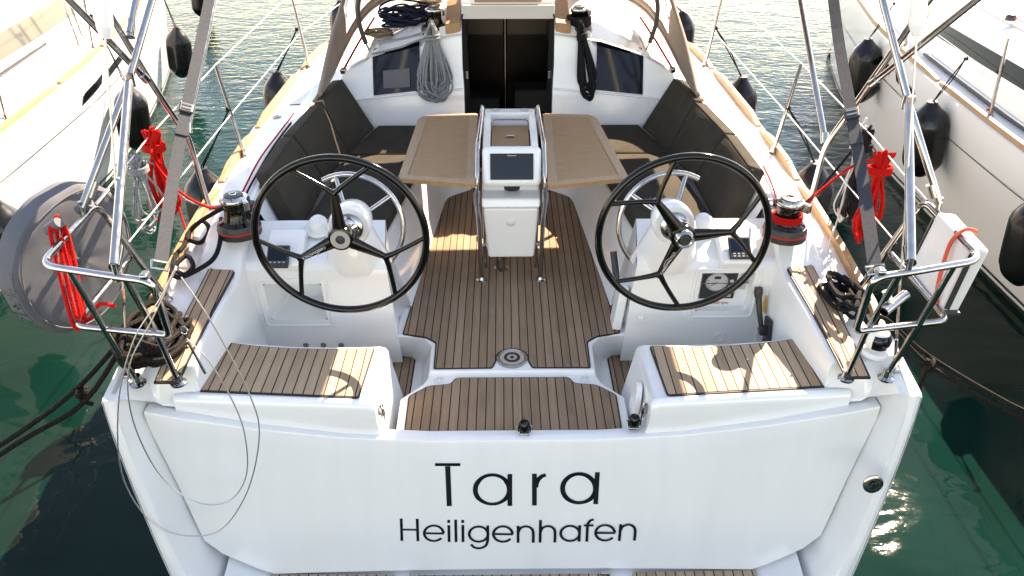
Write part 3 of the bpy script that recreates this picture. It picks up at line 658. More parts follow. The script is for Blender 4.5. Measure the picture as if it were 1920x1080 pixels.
# exhaust / shower fitting on starboard frame
tf = U(1637, 908, y=2.60); tf = MB().lathe([(.046, 0), (.046, .006), (.040, .009), (.024, .009), (.020, .004), (.0, .003)], tf+Vector((0, .004, 0)), (0, -1, .2), n=36).build('transom_socket', STEEL, Y)
MB().lathe([(.015, .002), (.014, .012), (.009, .012), (.008, .003), (0, .003)], U(1637, 908, y=2.60)+Vector((0, .0, 0)), (0, -1, 0), n=24).build('socket_plug', BLACKM, tf)
# toe rail -----------------------------------------------------------------
for s in (-1, 1):
    P = lambda x, y, z: mir((x, y, z), s)
    segs = [(3.12, 4.55), (4.62, 5.42), (5.50, 6.75), (6.82, 7.6), (7.66, 9.2), (9.25, 12.9)]
    for a, b in segs:
        rows = []; n = max(4, int((b-a)/.2))
        for k in range(n+1):
            y = lerp(a, b, k/n); ex, ez = edge(y); h = .05*min(1, (k+.25)*1.2, (n-k+.25)*1.2) if k in (0, n) else .05
            rows.append([P(ex-.062, y, ez-.004), P(ex-.056, y, ez+h), P(ex-.018, y, ez+h), P(ex-.010, y, ez-.004)])
        MB().loft(rows, True, True).build('toe_rail', WOOD, Y, bevel=.006)
# foredeck, cabin interior, companionway -----------------------------------
g = MB(); rows = []
for y in (8.5, 9.3, 10, 10.8, 11.5, 12.2, 12.8, 13.3):
    ex, ez = edge(y); rows.append([(x*ex, y, ez+.05*(1-abs(x))) for x in (-.97, -.5, 0, .5, .97)])
g.loft(rows).build('foredeck', DECK, Y)
g = MB(); X0, X1, Y0, Y1, Z0, Z1 = -.60, .60, 6.22, 8.2, -1.05, 1.0
g.add([(X0, Y0, Z0), (X1, Y0, Z0), (X1, Y1, Z0), (X0, Y1, Z0), (X0, Y0, Z1), (X1, Y0, Z1), (X1, Y1, Z1), (X0, Y1, Z1)], [(0, 1, 2, 3), (1, 2, 6, 5), (2, 3, 7, 6), (3, 0, 4, 7)])
g.add([(-.6, 6.22, -1.05), (-.34, 6.22, -1.05), (-.34, 6.22, 1.0), (-.6, 6.22, 1.0), (.6, 6.22, -1.05), (.34, 6.22, -1.05), (.34, 6.22, 1.0), (.6, 6.22, 1.0)], [(0, 1, 2, 3), (4, 5, 6, 7)])
g.add([(-.33, 6.22, .9), (.33, 6.22, .9), (.33, 6.95, .9), (-.33, 6.95, .9), (-.33, 6.22, 1.28), (.33, 6.22, 1.28), (.33, 6.95, 1.28), (-.33, 6.95, 1.28)], [(0, 3, 7, 4), (1, 2, 6, 5), (2, 3, 7, 6), (4, 5, 6, 7)])
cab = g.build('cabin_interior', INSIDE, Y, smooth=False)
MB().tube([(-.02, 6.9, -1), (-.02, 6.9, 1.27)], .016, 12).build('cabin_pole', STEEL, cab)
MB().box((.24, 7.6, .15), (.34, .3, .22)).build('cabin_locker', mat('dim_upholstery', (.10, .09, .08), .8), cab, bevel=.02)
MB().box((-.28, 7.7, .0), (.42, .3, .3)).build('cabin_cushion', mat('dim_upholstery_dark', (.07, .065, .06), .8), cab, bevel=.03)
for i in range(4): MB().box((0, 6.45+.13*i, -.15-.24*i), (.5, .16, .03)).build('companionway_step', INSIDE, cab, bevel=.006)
# companionway frame: headboard, jambs, sliding hatch, teak trims
MB().hexa([(-.345, 6.10, 1.215), (.345, 6.10, 1.215), (.345, 6.16, 1.215), (-.345, 6.16, 1.215)], [(-.345, 6.14, 1.305), (.345, 6.14, 1.305), (.345, 6.2, 1.305), (-.345, 6.2, 1.305)]).build('companionway_head', mat('sand_gelcoat', (.50, .47, .43), .35), Y, bevel=.008)
for s in (-1, 1):
    MB().hexa([mir(q, s) for q in ((.29, 6.10, -.02), (.335, 5.96, -.02), (.335, 6.22, -.02), (.29, 6.22, -.02))], [mir(q, s) for q in ((.315, 6.14, 1.25), (.345, 6.09, 1.25), (.345, 6.22, 1.25), (.315, 6.22, 1.25))]).build('companionway_jamb', BLACKM, Y, bevel=.004)
    MB().hexa([mir(q, s) for q in ((.352, 6.08, 1.12), (.465, 6.08, 1.11), (.48, 6.62, 1.18), (.36, 6.62, 1.205))], [mir(q, s) for q in ((.352, 6.08, 1.195), (.465, 6.08, 1.185), (.48, 6.62, 1.245), (.36, 6.62, 1.27))]).build('hatch_runner', WOOD, Y, bevel=.006)
    MB().box((s*.315, 6.11, .80), (.02, .03, .06)).build('hatch_latch', STEEL, Y, bevel=.003)
MB().box((0, 6.60, 1.315), (.70, .80, .05)).build('sliding_hatch', GEL, Y, bevel=.015)
MB().box((-.0, 6.205, 1.335), (.50, .04, .035)).build('hatch_trim', WOODEDGE, Y, bevel=.006)
# table --------------------------------------------------------------------
T = MB()
def chan(x0, x1, y0, y1, z0, z1): T.box(((x0+x1)/2, (y0+y1)/2, (z0+z1)/2), (x1-x0, y1-y0, z1-z0))
tb = MB().hexa([(-.140, 4.385, .145), (.148, 4.385, .145), (.148, 4.62, .17), (-.140, 4.62, .17)], [(-.163, 4.325, .515), (.169, 4.325, .515), (.169, 4.62, .515), (-.163, 4.62, .515)]).build('table_body', GEL, Y, bevel=.018, seg=4)
lipm = MB(); lipm.hexa([(-.170, 4.315, .52), (.176, 4.315, .52), (.176, 5.12, .56), (-.170, 5.12, .56)], [(-.172, 4.33, .575), (.178, 4.33, .575), (.178, 5.12, .62), (-.172, 5.12, .62)])
lipm.build('table_shelf', GEL, tb, bevel=.012)
sd_ = MB()
for s in (-1, 1): sd_.hexa([(s*.175+.003, 4.45, .55), (s*.140+.003, 4.45, .55), (s*.140+.003, 5.12, .55), (s*.175+.003, 5.12, .55)], [(s*.165+.003, 4.47, .84), (s*.120+.003, 4.47, .84), (s*.120+.003, 5.12, .86), (s*.165+.003, 5.12, .86)])
sd_.hexa([(-.16, 5.02, .55), (.166, 5.02, .55), (.166, 5.13, .55), (-.16, 5.13, .55)], [(-.158, 5.04, .86), (.164, 5.04, .86), (.164, 5.13, .86), (-.158, 5.13, .86)])
sd_.hexa([(-.165, 4.44, .575), (.17, 4.44, .575), (.17, 4.47, .575), (-.165, 4.47, .575)], [(-.165, 4.45, .84), (.17, 4.45, .84), (.17, 4.48, .84), (-.165, 4.48, .84)])
sd_.build('table_trough', GEL, tb, bevel=.01)
MB().box((.003, 4.74, .775), (.235, .54, .02)).build('trough_lid', TABLEW, tb, bevel=.003)
lt = MB().lathe([(.030, 0), (.030, .005), (.02, .009), (0, .009)], (.003, 4.80, .786), n=24); lt.v = [Vector((p.x, 4.80+(p.y-4.80)*.8, p.z)) for p in lt.v]; lt.build('lid_latch', STEEL, tb)
MB().tube(fil([(-.115, 4.90, .79), (-.115, 4.98, .835), (.12, 4.98, .835), (.12, 4.90, .79)], .03), .005, 8).build('fiddle_rail', STEEL, tb)
for x in (-.09, .10): MB().lathe([(.03, 0), (.028, .004), (.015, .004), (0, .0)], (x, 5.085, .861), n=20).build('cup_socket', GPL, tb)
# chart plotter pod
rr = Matrix.Rotation(R_(-20), 3, 'X')          # face tilts up towards the helm
pc = Vector((.008, 4.375, .762)); pod = MB().box(pc, (.345, .095, .232), rr).build('plotter_pod', GEL, tb, bevel=.034, seg=5)
pf = rr @ Vector((0, -1, 0))
scn = MB().box(pc+pf*.052+rr @ Vector((.0, 0, .0)), (.250, .008, .150), rr).build('chart_plotter', BLACKG, pod, bevel=.003)
MB().box(pc+pf*.0575, (.190, .002, .100), rr).build('display_screen', SCREEN, scn, smooth=False)
text_mesh('Raymarine', .012, plane_mat(pc+pf*.0585+rr @ Vector((0, 0, .064)), (1, 0, 0), pf), scn, WHITEINK)
cup = MB().lathe([(.055, 0), (.06, .05), (.052, .06), (.048, .05), (0, .05)], (.01, 4.47, .585), n=24).build('plotter_swivel', BLACKM, tb)
lg = MB().lathe([(.034, 0), (.034, .010), (.030, .014)], (-.02, 4.375, .335), (0, -1, .12), n=32)
st = MB().lathe([(.032, 0), (.032, .002), (.029, .003), (0, .003)], (.003, 4.3405, .415), (0, -1, -.16), n=32).build('round_label', WPL, tb)
g = MB(); c = Vector((.003, 4.3365, .415))
for a0, a1, r1 in ((0, 360, .024), (200, 340, .014)): g.ribbon([c+Vector((r1*math.cos(R_(a)), 0, r1*math.sin(R_(a)))) for a in range(a0, a1+1, 14)], .003, (0, -1, -.16), .0008)
for dx in (-.009, .009): g.ribbon([c+Vector((dx, 0, .016)), c+Vector((dx, 0, .004))], .003, (0, -1, -.16), .0008)
g.build('printed_mark', GPL, st, smooth=False)
for s in (-1, 1):
    x = lambda v: s*v+.003
    fr_ = MB().tube(fil([(x(.185), 4.352, .01), (x(.192), 4.318, .45), (x(.205), 4.315, .57), (x(.198), 4.30, .70), (x(.192), 4.42, .885), (x(.172), 4.88, .95), (x(.172), 4.97, .93), (x(.172), 4.98, .6)], .05), .0145, 12).build('table_rail', STEEL, tb)
    MB().lathe([(.034, 0), (.034, .008), (.022, .014), (.016, .03)], (x(.185), 4.352, 0), n=24).build('leg_foot', STEEL, fr_)
    MB().tube([(x(.203), 4.335, .55), (x(.203), 4.335, .62)], .021, 12).build('rail_joint', STEEL, fr_)
    MB().tube([(x(.165), 4.42, .56), (x(.163), 4.46, .3), (x(.16), 4.47, .03)], .009, 10).build('inner_stay', STEEL, tb)
    MB().tube([(x(.19), 4.34, .25), (x(.13), 4.40, .25)], .009, 10).build('rail_bracket', STEEL, tb)
lg = MB().lathe([(.05, 0), (.05, .008), (.032, .016), (.030, .3)], (-.062, 4.50, 0), n=28).build('table_pedestal', STEEL, tb)
for s, q in ((-1, [(-.222, 5.45), (-.590, 5.405), (-.625, 5.34), (-.651, 4.335), (-.635, 4.305), (-.200, 4.22)]), (1, [(.240, 5.44), (.560, 5.41), (.605, 5.35), (.685, 4.325), (.668, 4.295), (.214, 4.195)])):
    o = rounded(q, .025); g = MB().prism(o, .698, .7205).build('table_leaf', TABLEB, tb, bevel=.004)
    i = inset(q, .055); MB().prism(i, .7206, .7212).build('leaf_panel', TABLEW, g, smooth=False)
    e = MB().prism(rounded(inset(q, -.003), .025), .694, .716).build('leaf_edge', WOOD, g)
# cockpit cushions ---------------------------------------------------------
def puff(o, b=.02):
    for m_ in list(o.modifiers): o.modifiers.remove(m_)
    x = o.modifiers.new('bevel', 'BEVEL'); x.width = b; x.segments = 4; x.limit_method = 'ANGLE'; x.angle_limit = R_(40)
    return o
def cushion(q_in, q_out, name, label, cat, group, nx=10, ny=8, bulge=.012, seed=0):
    "slab between an inner and outer quad (each a,b,c,d), gently stuffed and wrinkled"
    rnd = random.Random(seed); ph = [rnd.uniform(0, 6) for _ in range(4)]; g = MB()
    A = [Vector(p) for p in q_in]; B = [Vector(p) for p in q_out]; nrm = ((A[1]-A[0]).cross(A[3]-A[0])).normalized(); 
    if nrm.dot(A[0]-B[0]) < 0: nrm = -nrm
    def bil(Q, u, v): return (Q[0]*(1-u)+Q[1]*u)*(1-v)+(Q[3]*(1-u)+Q[2]*u)*v
    ev = lambda u: min(u, 1-u)
    front = []; 
    for j in range(ny+1):
        for i in range(nx+1):
            u, v = i/nx, j/ny; k = (min(1, ev(u)*6)*min(1, ev(v)*6))
            d = bulge*(min(1, ev(u)*5)**.6)*(min(1, ev(v)*5)**.6)+k*.0022*(math.sin(u*9+ph[0]+v*5)+math.sin(v*13+ph[1]-u*4))
            front.append(bil(A, u, v)+nrm*d)
    back = [bil(B, i/nx, j/ny) for j in range(ny+1) for i in range(nx+1)]
    nF = len(front); F = []
    idx = lambda i, j: j*(nx+1)+i
    for j in range(ny):
        for i in range(nx): F.append((idx(i, j), idx(i+1, j), idx(i+1, j+1), idx(i, j+1))); F.append((nF+idx(i, j+1), nF+idx(i+1, j+1), nF+idx(i+1, j), nF+idx(i, j)))
    rim = [(i, 0) for i in range(nx)]+[(nx, j) for j in range(ny)]+[(i, ny) for i in range(nx, 0, -1)]+[(0, j) for j in range(ny, 0, -1)]
    for k in range(len(rim)): a, b = idx(*rim[k]), idx(*rim[(k+1) % len(rim)]); F.append((a, b, b+nF, a+nF))
    g.add(front+back, F); o = g.build(name, FAB, None); puff(o, .018)
    ring_ = [front[idx(*q)]-nrm*.004 for q in rim]; MB().tube([c_.lerp(p_, .985) for p_ in ring_+[ring_[0]] for c_ in [sum(A, Vector())/4]], .0045, 6).build('piping', FAB, o)
    return tag(o, label, cat, group)
ZS_ = .405
bl = {-1: ['charcoal backrest cushion beside the left wheel, nearest the stern', 'middle one of the three backrest cushions on the left bench', 'charcoal backrest cushion on the left bench, partly sunlit, nearest the cabin window'],
       1: ['charcoal backrest cushion behind the top of the right wheel, nearest the winch', 'middle one of the three backrest cushions on the right bench', 'charcoal backrest cushion on the right bench, nearest the cabin window']}
sl_ = {-1: ['charcoal seat cushion behind the left wheel with the grab rail in front', 'sunlit seat cushion against the bulkhead on the left bench'], 1: ['charcoal seat cushion behind the right wheel with the grab rail in front', 'seat cushion against the bulkhead on the right bench, partly under the table']}
for s in (-1, 1):
    bs = [(4.14, 1.21, 4.20, 1.405), (4.86, 1.20, 4.81, 1.395), (5.36, 1.13, 5.44, 1.335), (5.86, 1.02, 5.98, 1.285)]
    for k in range(3):
        y0, xb0, yt0, xt0 = bs[k]; y1, xb1, yt1, xt1 = bs[k+1]; g_ = .006; zt = (.80, .80, .81)[k]
        A = [mir(q, s) for q in ((xb0, y0+g_, ZS_+.06), (xb1, y1-g_, ZS_+.06), (xt1-.035, yt1-g_, zt), (xt0-.035, yt0+g_, zt))]
        B = [mir(q, s) for q in ((xb0+.085, y0+g_, ZS_), (xb1+.085, y1-g_, ZS_), (xt1+.045, yt1-g_, zt-.01), (xt0+.045, yt0+g_, zt-.01))]
        cushion(A, B, 'backrest_cushion', bl[s][k], 'cushion', 'charcoal cushions round the cockpit', seed=k+s*5+20)
    ss = [(4.12, .745, 1.20), (4.98, .645, 1.17), (5.36, .595, 1.12)]
    for k, (ya, yb, xa, xb, xc, xd) in enumerate([(4.12, 5.335, .748, .60, 1.12, 1.22), (5.345, 5.93, .60, .37, 1.0, 1.14)]):
        A = [mir(q, s) for q in ((xa, ya, ZS_+.055), (xd, ya, ZS_+.055), (xc, yb, ZS_+.055), (xb, yb, ZS_+.055))]
        if k == 0: A[0], A[3] = mir((.748, ya, ZS_+.055), s), mir((.60, yb, ZS_+.055), s)
        B = [Vector((p.x, p.y, ZS_-.015)) for p in A]
        cushion(A, B, 'seat_cushion', sl_[s][k], 'cushion', 'charcoal cushions round the cockpit', seed=50+k+s*3, nx=12, ny=12)
# ================================================================== steelwork of the yacht
def wire(path, r, name, mt, parent, n=6): return MB().tube(path, r, n).build(name, mt, parent)
for s in (-1, 1):
    P = lambda x, y, z: mir((x, y, z), s)
    a = MB().tube(fil([P(1.50, 2.775, .685), P(1.433, 2.765, .68), P(1.395, 2.667, 1.0), P(1.539, 2.70, 1.0), P(1.89, 2.80, 1.0), P(1.915, 3.38, 1.0), P(1.735, 3.42, .47)], .085), .0155, 12).build('pushpit', STEEL, Y)
    MB().tube(fil([P(1.440, 2.767, .68), P(1.855, 2.84, .68), P(1.865, 2.95, .68), P(1.845, 3.40, .70)], .07), .0145, 12).build('middle_rail', STEEL, a)
    MB().tube([P(1.50, 2.865, .36), P(1.505, 2.80, .68), P(1.515, 2.70, 1.0)], .0135, 12).build('pushpit_leg', STEEL, a)
    MB().tube([P(1.68, 2.865, .36), P(1.72, 2.81, .68), P(1.76, 2.765, 1.0)], .0135, 12).build('pushpit_leg', STEEL, a)
    for x in (1.50, 1.68): MB().lathe([(.036, 0), (.036, .008), (.022, .016), (.018, .05)], P(x, 2.865, .352), n=22).build('leg_foot', STEEL, a)
    MB().lathe([(.034, 0), (.034, .008), (.022, .016), (.018, .05)], P(1.735, 3.42, .445), n=22).build('leg_foot', STEEL, a)
    # stern gate stay at the inner edge
    # bimini frame
    X = s*1.76
    bend = U(1547, 273, x=X) if s > 0 else U(352, 255, x=X); foot = P(1.775, 4.30, .54)
    fr0 = MB().tube(fil([foot, bend, U(1600, 200, x=X) if s > 0 else U(335, 233, x=X), U(1673, 97, x=X) if s > 0 else U(278, 147, x=X), U(1740, 0, x=X) if s > 0 else U(190, 0, x=X), P(1.72, 3.02, 2.22)], .10), .0155, 12)
    bf = fr0.build('bimini_frame', STEEL, Y)
    e1 = U(1500, 0, x=X) if s > 0 else U(402, 0, x=X)
    MB().tube([bend+Vector((0, .02, .03)), e1, e1+(e1-bend)*.45], .0165, 12).build('bimini_strut', STEEL, bf)
    MB().tube([bend+Vector((0, .012, .012)), bend+Vector((0, .04, .06))], .022, 12).build('strut_socket', STEEL, bf)
    d0 = U(1637, 155, x=X) if s > 0 else U(273, 148, x=X); d1 = U(1830, 0, x=X) if s > 0 else U(130, 0, x=X)
    MB().tube([d0, d1, d1+(d1-d0)*.5], .0155, 12).build('bimini_strut', STEEL, bf)
    dd = (d0-d1).normalized(); MB().tube([d0-dd*.05, d0+dd*.012], .020, 12).build('strut_socket', STEEL, bf)
    j = U(1703, 192, x=s*1.72) if s > 0 else U(242, 150, x=s*1.72)
    A0 = P(1.545, 2.705, 1.01)
    jt = U(1655, 0, x=s*1.66) if s > 0 else U(285, 0, x=s*1.66)
    MB().tube([A0+Vector((0, 0, .04)), j], .019, 12).build('bimini_prop', STEEL, bf)
    MB().tube([A0+Vector((0, 0, .03)), A0+(j-A0)*.12], .023, 12).build('strut_socket', STEEL, bf)
    B0 = P(1.915, 3.25, 1.01)
    MB().tube([B0+Vector((0, 0, .03)), j, jt, jt+(jt-j)*.6], .0165, 12).build('bimini_prop', STEEL, bf)
    MB().tube([B0, B0+Vector((0, 0, .06))], .012, 10).build('strut_hinge', STEEL, bf)
    MB().tube([A0-Vector((0, 0, .03)), A0+Vector((0, 0, .05))], .012, 10).build('strut_hinge', STEEL, bf)
    MB().tube([B0+(j-B0)*.12, B0+(j-B0)*.24], .021, 12).build('strut_socket', STEEL, bf)
    if s < 0:
        k0, k1 = U(243, 62, x=-1.74), U(255, 0, x=-1.74); MB().tube([k0, k1, k1+(k1-k0)*2.2], .0165, 12).build('bimini_strut', STEEL, bf); MB().tube([k0-Vector((0, .0, .02)), k0+(k1-k0)*.4], .020, 12).build('strut_socket', STEEL, bf)
    MB().lathe([(.032, 0), (.032, .008), (.018, .016), (.016, .04)], foot-Vector((0, 0, .012)), n=20).build('frame_foot', STEEL, bf)
    for q in (j, ): MB().tube([q-Vector((0, 0, .03)), q+Vector((0, 0, .03))], .024, 12).build('tube_clamp', STEEL, bf)
    # stanchions
    for y, nm in ((5.02, 0), (6.9, 1), (8.9, 2), (10.9, 3)):
        ex, ez = edge(y); b = P(ex-.075, y, ez+.003); t = P(ex-.01, y-.04, ez+.62)
        st = MB().tube([b, t], lambda u: .0125 if u < .96 else .010, 10).build('stanchion', STEEL, Y)
        MB().lathe([(.03, 0), (.03, .008), (.018, .018), (.016, .05)], b, n=20).build('stanchion_base', STEEL, st)
    tops = [P(1.915, 3.36, 1.0), P(1.90, 4.0, 1.08), P(1.825, 4.98, 1.19), P(1.78, 6.86, 1.245), P(1.47, 8.86, 1.30), P(1.07, 10.86, 1.36), P(.1, 13.2, 1.40)]
    wire(tops, .0034, 'lifeline', LIFE, Y); wire([P(1.855, 3.40, .76), P(1.79, 4.99, .87), P(1.745, 6.88, .93), P(1.44, 8.88, .98), P(1.04, 10.88, 1.04), P(.1, 13.2, 1.1)], .0034, 'lifeline', LIFE, Y)
    MB().tube([P(1.915, 3.36, 1.0), P(1.91, 3.50, 1.015)], .010, 8).build('turnbuckle', STEEL, Y)
    # backstay with white cover
    q = lambda z: P(1.735*(1-(z-.35)/15.6), 2.90+2.8*(z-.35)/15.6, z)
    bs = MB().tube([q(.40), q(2.6)], .0042, 8).build('backstay', WIRE, Y)
    MB().tube([q(.36), q(.40), q(.52)], .009, 8).build('turnbuckle', STEEL, bs)
    MB().tube([q(.53), q(.78)], .0065, 8).build('wire_terminal', STEEL, bs)
    MB().tube([q(1.80), q(1.84), q(1.845), q(2.6)], lambda t: .018 if t < .05 else .031, 14).build('white_cover', WPL, bs)
    MB().box(P(1.735, 2.905, .365), (.03, .05, .04)).build('chain_plate', STEEL, bs, bevel=.004)
# horizontal hoop of the bimini, then an out-of-view sheet added to shade the cockpit
H0 = [(-1.72, 3.02, 2.22), (-1.5, 2.98, 2.30), (0, 2.95, 2.36), (1.5, 2.98, 2.30), (1.72, 3.02, 2.22)]
MB().tube(cr(H0, 6), .0155, 10).build('bimini_hoop', STEEL, Y)
cp = [(-.75, 6.2), (-.62, 4.95), (-.4, 4.86), (-.3, 4.74), (.36, 4.74), (.38, 5.3), (.78, 5.3), (.82, 4.6), (2.0, 4.6), (2.0, 6.75), (-.45, 6.75)]  # outline and notch cut to place shade and sun patches below
bz = lambda x, y: 2.22-.06*abs(x)
g = MB().prism(cp, 2.2, 2.2); nn = len(cp)
g.v = [Vector((p.x, p.y, bz(p.x, p.y)+(.012 if i >= nn else 0))) for i, p in enumerate(g.v)]
bc = g.build('shade_canvas', CANV, None, smooth=False); tag(bc, 'taupe canvas awning added out of view over the cockpit to shape its shade', 'awning')
# sprayhood ----------------------------------------------------------------
base = [(1.36, 5.50, .79), (1.31, 5.9, .86), (1.29, 6.35, .93), (1.255, 6.8, 1.0), (1.16, 7.15, 1.08), (.95, 7.42, 1.145), (.55, 7.60, 1.19), (0, 7.66, 1.21)]
topl = [(1.33, 5.52, .83), (1.315, 5.98, 1.05), (1.28, 6.3, 1.22), (1.21, 6.52, 1.42), (1.06, 6.66, 1.60), (.82, 6.76, 1.73), (.45, 6.84, 1.80), (0, 6.87, 1.83)]
B_ = cr(base, 4); T_ = cr(topl, 4)
Bc = [Vector((-p.x, p.y, p.z)) for p in B_]+[p for p in reversed(B_[:-1])]; Tc = [Vector((-p.x, p.y, p.z)) for p in T_]+[p for p in reversed(T_[:-1])]
NV = 8; rows = []
for i in range(len(Bc)):
    b, t = Bc[i], Tc[i]; hgt = (t-b).length; rows.append([b.lerp(t, j/NV)+Vector((0, .05*math.sin(math.pi*j/NV)+.006*math.sin(i*1.9+j*2.3), .03*math.sin(math.pi*j/NV))) for j in range(NV+1)])
sh = empty('sprayhood', (0, 6.5, .8), 'taupe canvas sprayhood with clear vinyl windows arched over the companionway', 'sprayhood')
canv, vin = MB(), [MB() for _ in range(3)]
n = len(rows)-1
for i in range(n):
    for j in range(NV):
        q = [rows[i][j], rows[i+1][j], rows[i+1][j+1], rows[i][j+1]]
        c = n/2; side = min(i, n-1-i)
        isw = (1 <= j <= NV-2) and ((9 <= i <= 20) or (24 <= i <= n-25) or (n-21 <= i <= n-10))
        if isw: (vin[0] if i <= 20 else vin[2] if i >= n-21 else vin[1]).add(q, [(0, 1, 2, 3)])
        else: canv.add(q, [(0, 1, 2, 3)])
def weld(mb):
    seen = {}; nv = []; mp = []
    for p in mb.v:
        k = (round(p.x, 5), round(p.y, 5), round(p.z, 5))
        if k not in seen: seen[k] = len(nv); nv.append(p)
        mp.append(seen[k])
    mb.v = nv; mb.f = [tuple(mp[i] for i in f) for f in mb.f]; return mb
co_ = weld(canv).build('canvas', CANV, sh); sd = co_.modifiers.new('thick', 'SOLIDIFY'); sd.thickness = .006
for v in vin: 
    if v.v: weld(v).build('clear_window', VIN, sh)
MB().tube([p+Vector((0, -.01, .0)) for p in Bc], .017, 8).build('bolt_rope', CANV, sh)
MB().tube([p for p in Bc[3:-3]], .009, 8).v
MB().tube([p+Vector((0, 0, .0)) for p in Tc], .016, 10).build('front_hoop', CANV, sh)
# aft canopy of the sprayhood from the hoop backwards, left part extended for shade
rw = []
for i, p in enumerate(Tc):
    k = max(0, min(1, (p.z-1.15)/.6)); e_x2 = .10+.32*max(0, min(1, (-.05-p.x)/.25)); rw.append([p, p+Vector((0, -.5*e_x2*k, .012*k)), p+Vector((0, -e_x2*k, .005*k))])
o = MB().loft(rw).build('rear_canopy', CANV, sh); sd = o.modifiers.new('thick', 'SOLIDIFY'); sd.thickness = .006
for s in (-1, 1):
    MB().tube([mir(q, s) for q in ((1.06, 6.20, .955), (1.08, 6.18, 1.02))], .009, 8).build('hoop_eye', STEEL, sh)
    MB().tube(cr([mir(q, s) for q in ((1.08, 6.18, 1.02), (1.115, 6.17, 1.18), (1.10, 6.16, 1.35), (.98, 6.15, 1.60))], 6), .018, 10).build('hoop_sleeve', mat('dark_brown_sleeve', (.045, .032, .025), .6), sh)
    MB().ribbon(cr([mir(q, s) for q in ((1.36, 5.5, .80), (1.365, 5.40, .79), (1.375, 5.28, .772))], 4), .025, (0, 0, 1), .002).build('tie_strap', CANV, sh)
    # grab rail and control line under the wing
    MB().tube([mir(q, s) for q in ((1.235, 6.0, .875), (1.19, 6.5, .95), (1.12, 6.95, 1.04))], .009, 8).build('red_control_line', RRED, Y)
    MB().box(mir((1.235, 5.98, .87), s), (.04, .07, .035)).build('line_block', STEEL, Y, bevel=.008)
# ================================================================== winches
def winch(loc, k, label, lean=(0, 0, 1), red=False):
    w0 = MB().lathe([(.112*k, 0), (.113*k, .02*k), (.111*k, .055*k), (.104*k, .07*k)], loc, lean, n=36).build('winch', BLACKM, Y)
    MB().lathe([(.1125*k, .030*k), (.1145*k, .032*k), (.1145*k, .038*k), (.1125*k, .040*k)], loc, lean, n=36, cap=False).build('red_ring', REDPL, w0)
    MB().lathe([(.100*k, .07*k), (.075*k, .085*k), (.062*k, .12*k), (.060*k, .15*k), (.066*k, .172*k), (.070*k, .178*k), (.070*k, .186*k)], loc, lean, n=36).build('winch_drum', BLACKG, w0)
    c = MB().lathe([(.068*k, .186*k), (.072*k, .190*k), (.074*k, .200*k), (.070*k, .208*k), (.056*k, .212*k), (.050*k, .218*k)], loc, lean, n=36); c.build('self_tailing_jaw', STEEL, w0)
    MB().lathe([(.050*k, .214*k), (.048*k, .224*k), (.02*k, .228*k), (.018*k, .220*k), (0, .218*k)], loc, lean, n=30).build('winch_cap', BLACKM, w0)
    MB().lathe([(.021*k, .2275*k), (.020*k, .231*k), (.013*k, .231*k), (.012*k, .2275*k)], loc, lean, n=20, cap=False).build('handle_socket', STEEL, w0)
    MB().box(Vector(loc)+Vector((.07*k, -.05*k, .185*k)), (.03*k, .045*k, .05*k), Matrix.Rotation(R_(40), 3, 'Z')).build('feeder_arm', STEEL, w0, bevel=.006)
    return w0
wl = U(450, 432, z=.64); wr = U(1470, 438, z=.64)
WL = winch((wl.x, wl.y, .625), 1.0, ''); WR = winch((wr.x, wr.y, .625), 1.0, '')
WTL = winch((-.555, 6.20, 1.085), .90, ''); WTR = winch((.535, 6.20, 1.085), .90, '')
def ropeobj(path, r, name, mt, label, cat, group=None, n=7, parent=None):
    o = MB().tube(path, r, n).build(name, mt, parent); return tag(o, label, cat, group) if parent is None else o
rnd = random.Random(3)
def hank(top, down, wdir, length, width, turns, r, depth=.05, wraps=4, seed=1, tail=None, flare=1.0):
    rn = random.Random(seed); D = Vector(down).normalized(); W = (Vector(wdir)-D*D.dot(Vector(wdir))).normalized(); Q = D.cross(W); top = Vector(top); pts = []
    for t in range(turns):
        L_ = length*rn.uniform(.80, 1.04); w0 = rn.uniform(.45, 1.15); dq = rn.uniform(-.6, .6)*depth; sh_ = rn.uniform(-.22, .22)*width
        ang = [(0, 0, .0), (.12, -.35, .3), (.30, -.40, .6), (.62, -.75*flare, 1), (.88, -.85*flare, 1), (1.0, 0, .6), (.9, .82*flare, 1), (.64, .72*flare, .7), (.32, .38, .4), (.13, .33, .2)]
        for (u, v, q) in ang: pts.append(top+D*(L_*u+rn.uniform(-.008, .008))+W*(v*w0*width*.42+sh_*u)+Q*(dq*(q-.5)*2+rn.uniform(-.006, .006)))
    a = len(pts)
    for k in range(wraps*6):
        an = k*math.pi/3; z = .14+.035*(k/6)/max(1, wraps)*2.2
        pts.append(top+D*(length*z)+W*(math.cos(an)*width*.24)+Q*(math.sin(an)*(depth*.55+.01)))
    pts.append(top-D*.02+Q*.01); pts.append(top+D*.03+W*.02)
    if tail: pts += [Vector(p) for p in tail]
    return cr(pts, 4)
ZD = (0, 0, -1)
gl = 'line coils hung from the lifelines'
ropeobj(hank((-1.885, 4.02, 1.115), ZD, (.15, 1, 0), .50, .15, 12, .0075, .09, 5, 11, tail=[(-1.86, 3.92, 1.0), (-1.80, 3.98, .80), (-1.62, 3.92, .72), (wl.x-.02, wl.y+.09, .74)]), .0075, 'rope_coil', RRED, 'bright red rope coil hanging from the left lifeline behind the grey strap', 'rope coil', gl)
ropeobj(hank((-1.905, 3.83, 1.055), ZD, (.2, 1, 0), .42, .20, 7, .006, .07, 4, 12, flare=1.1, tail=[(-1.88, 4.0, .92), (-1.78, 4.02, .72), (-1.6, 3.98, .70), (wl.x+.0, wl.y+.12, .75)]), .0058, 'rope_coil', RGRY, 'thin grey rope coil hanging beside the left bimini leg', 'rope coil', gl)
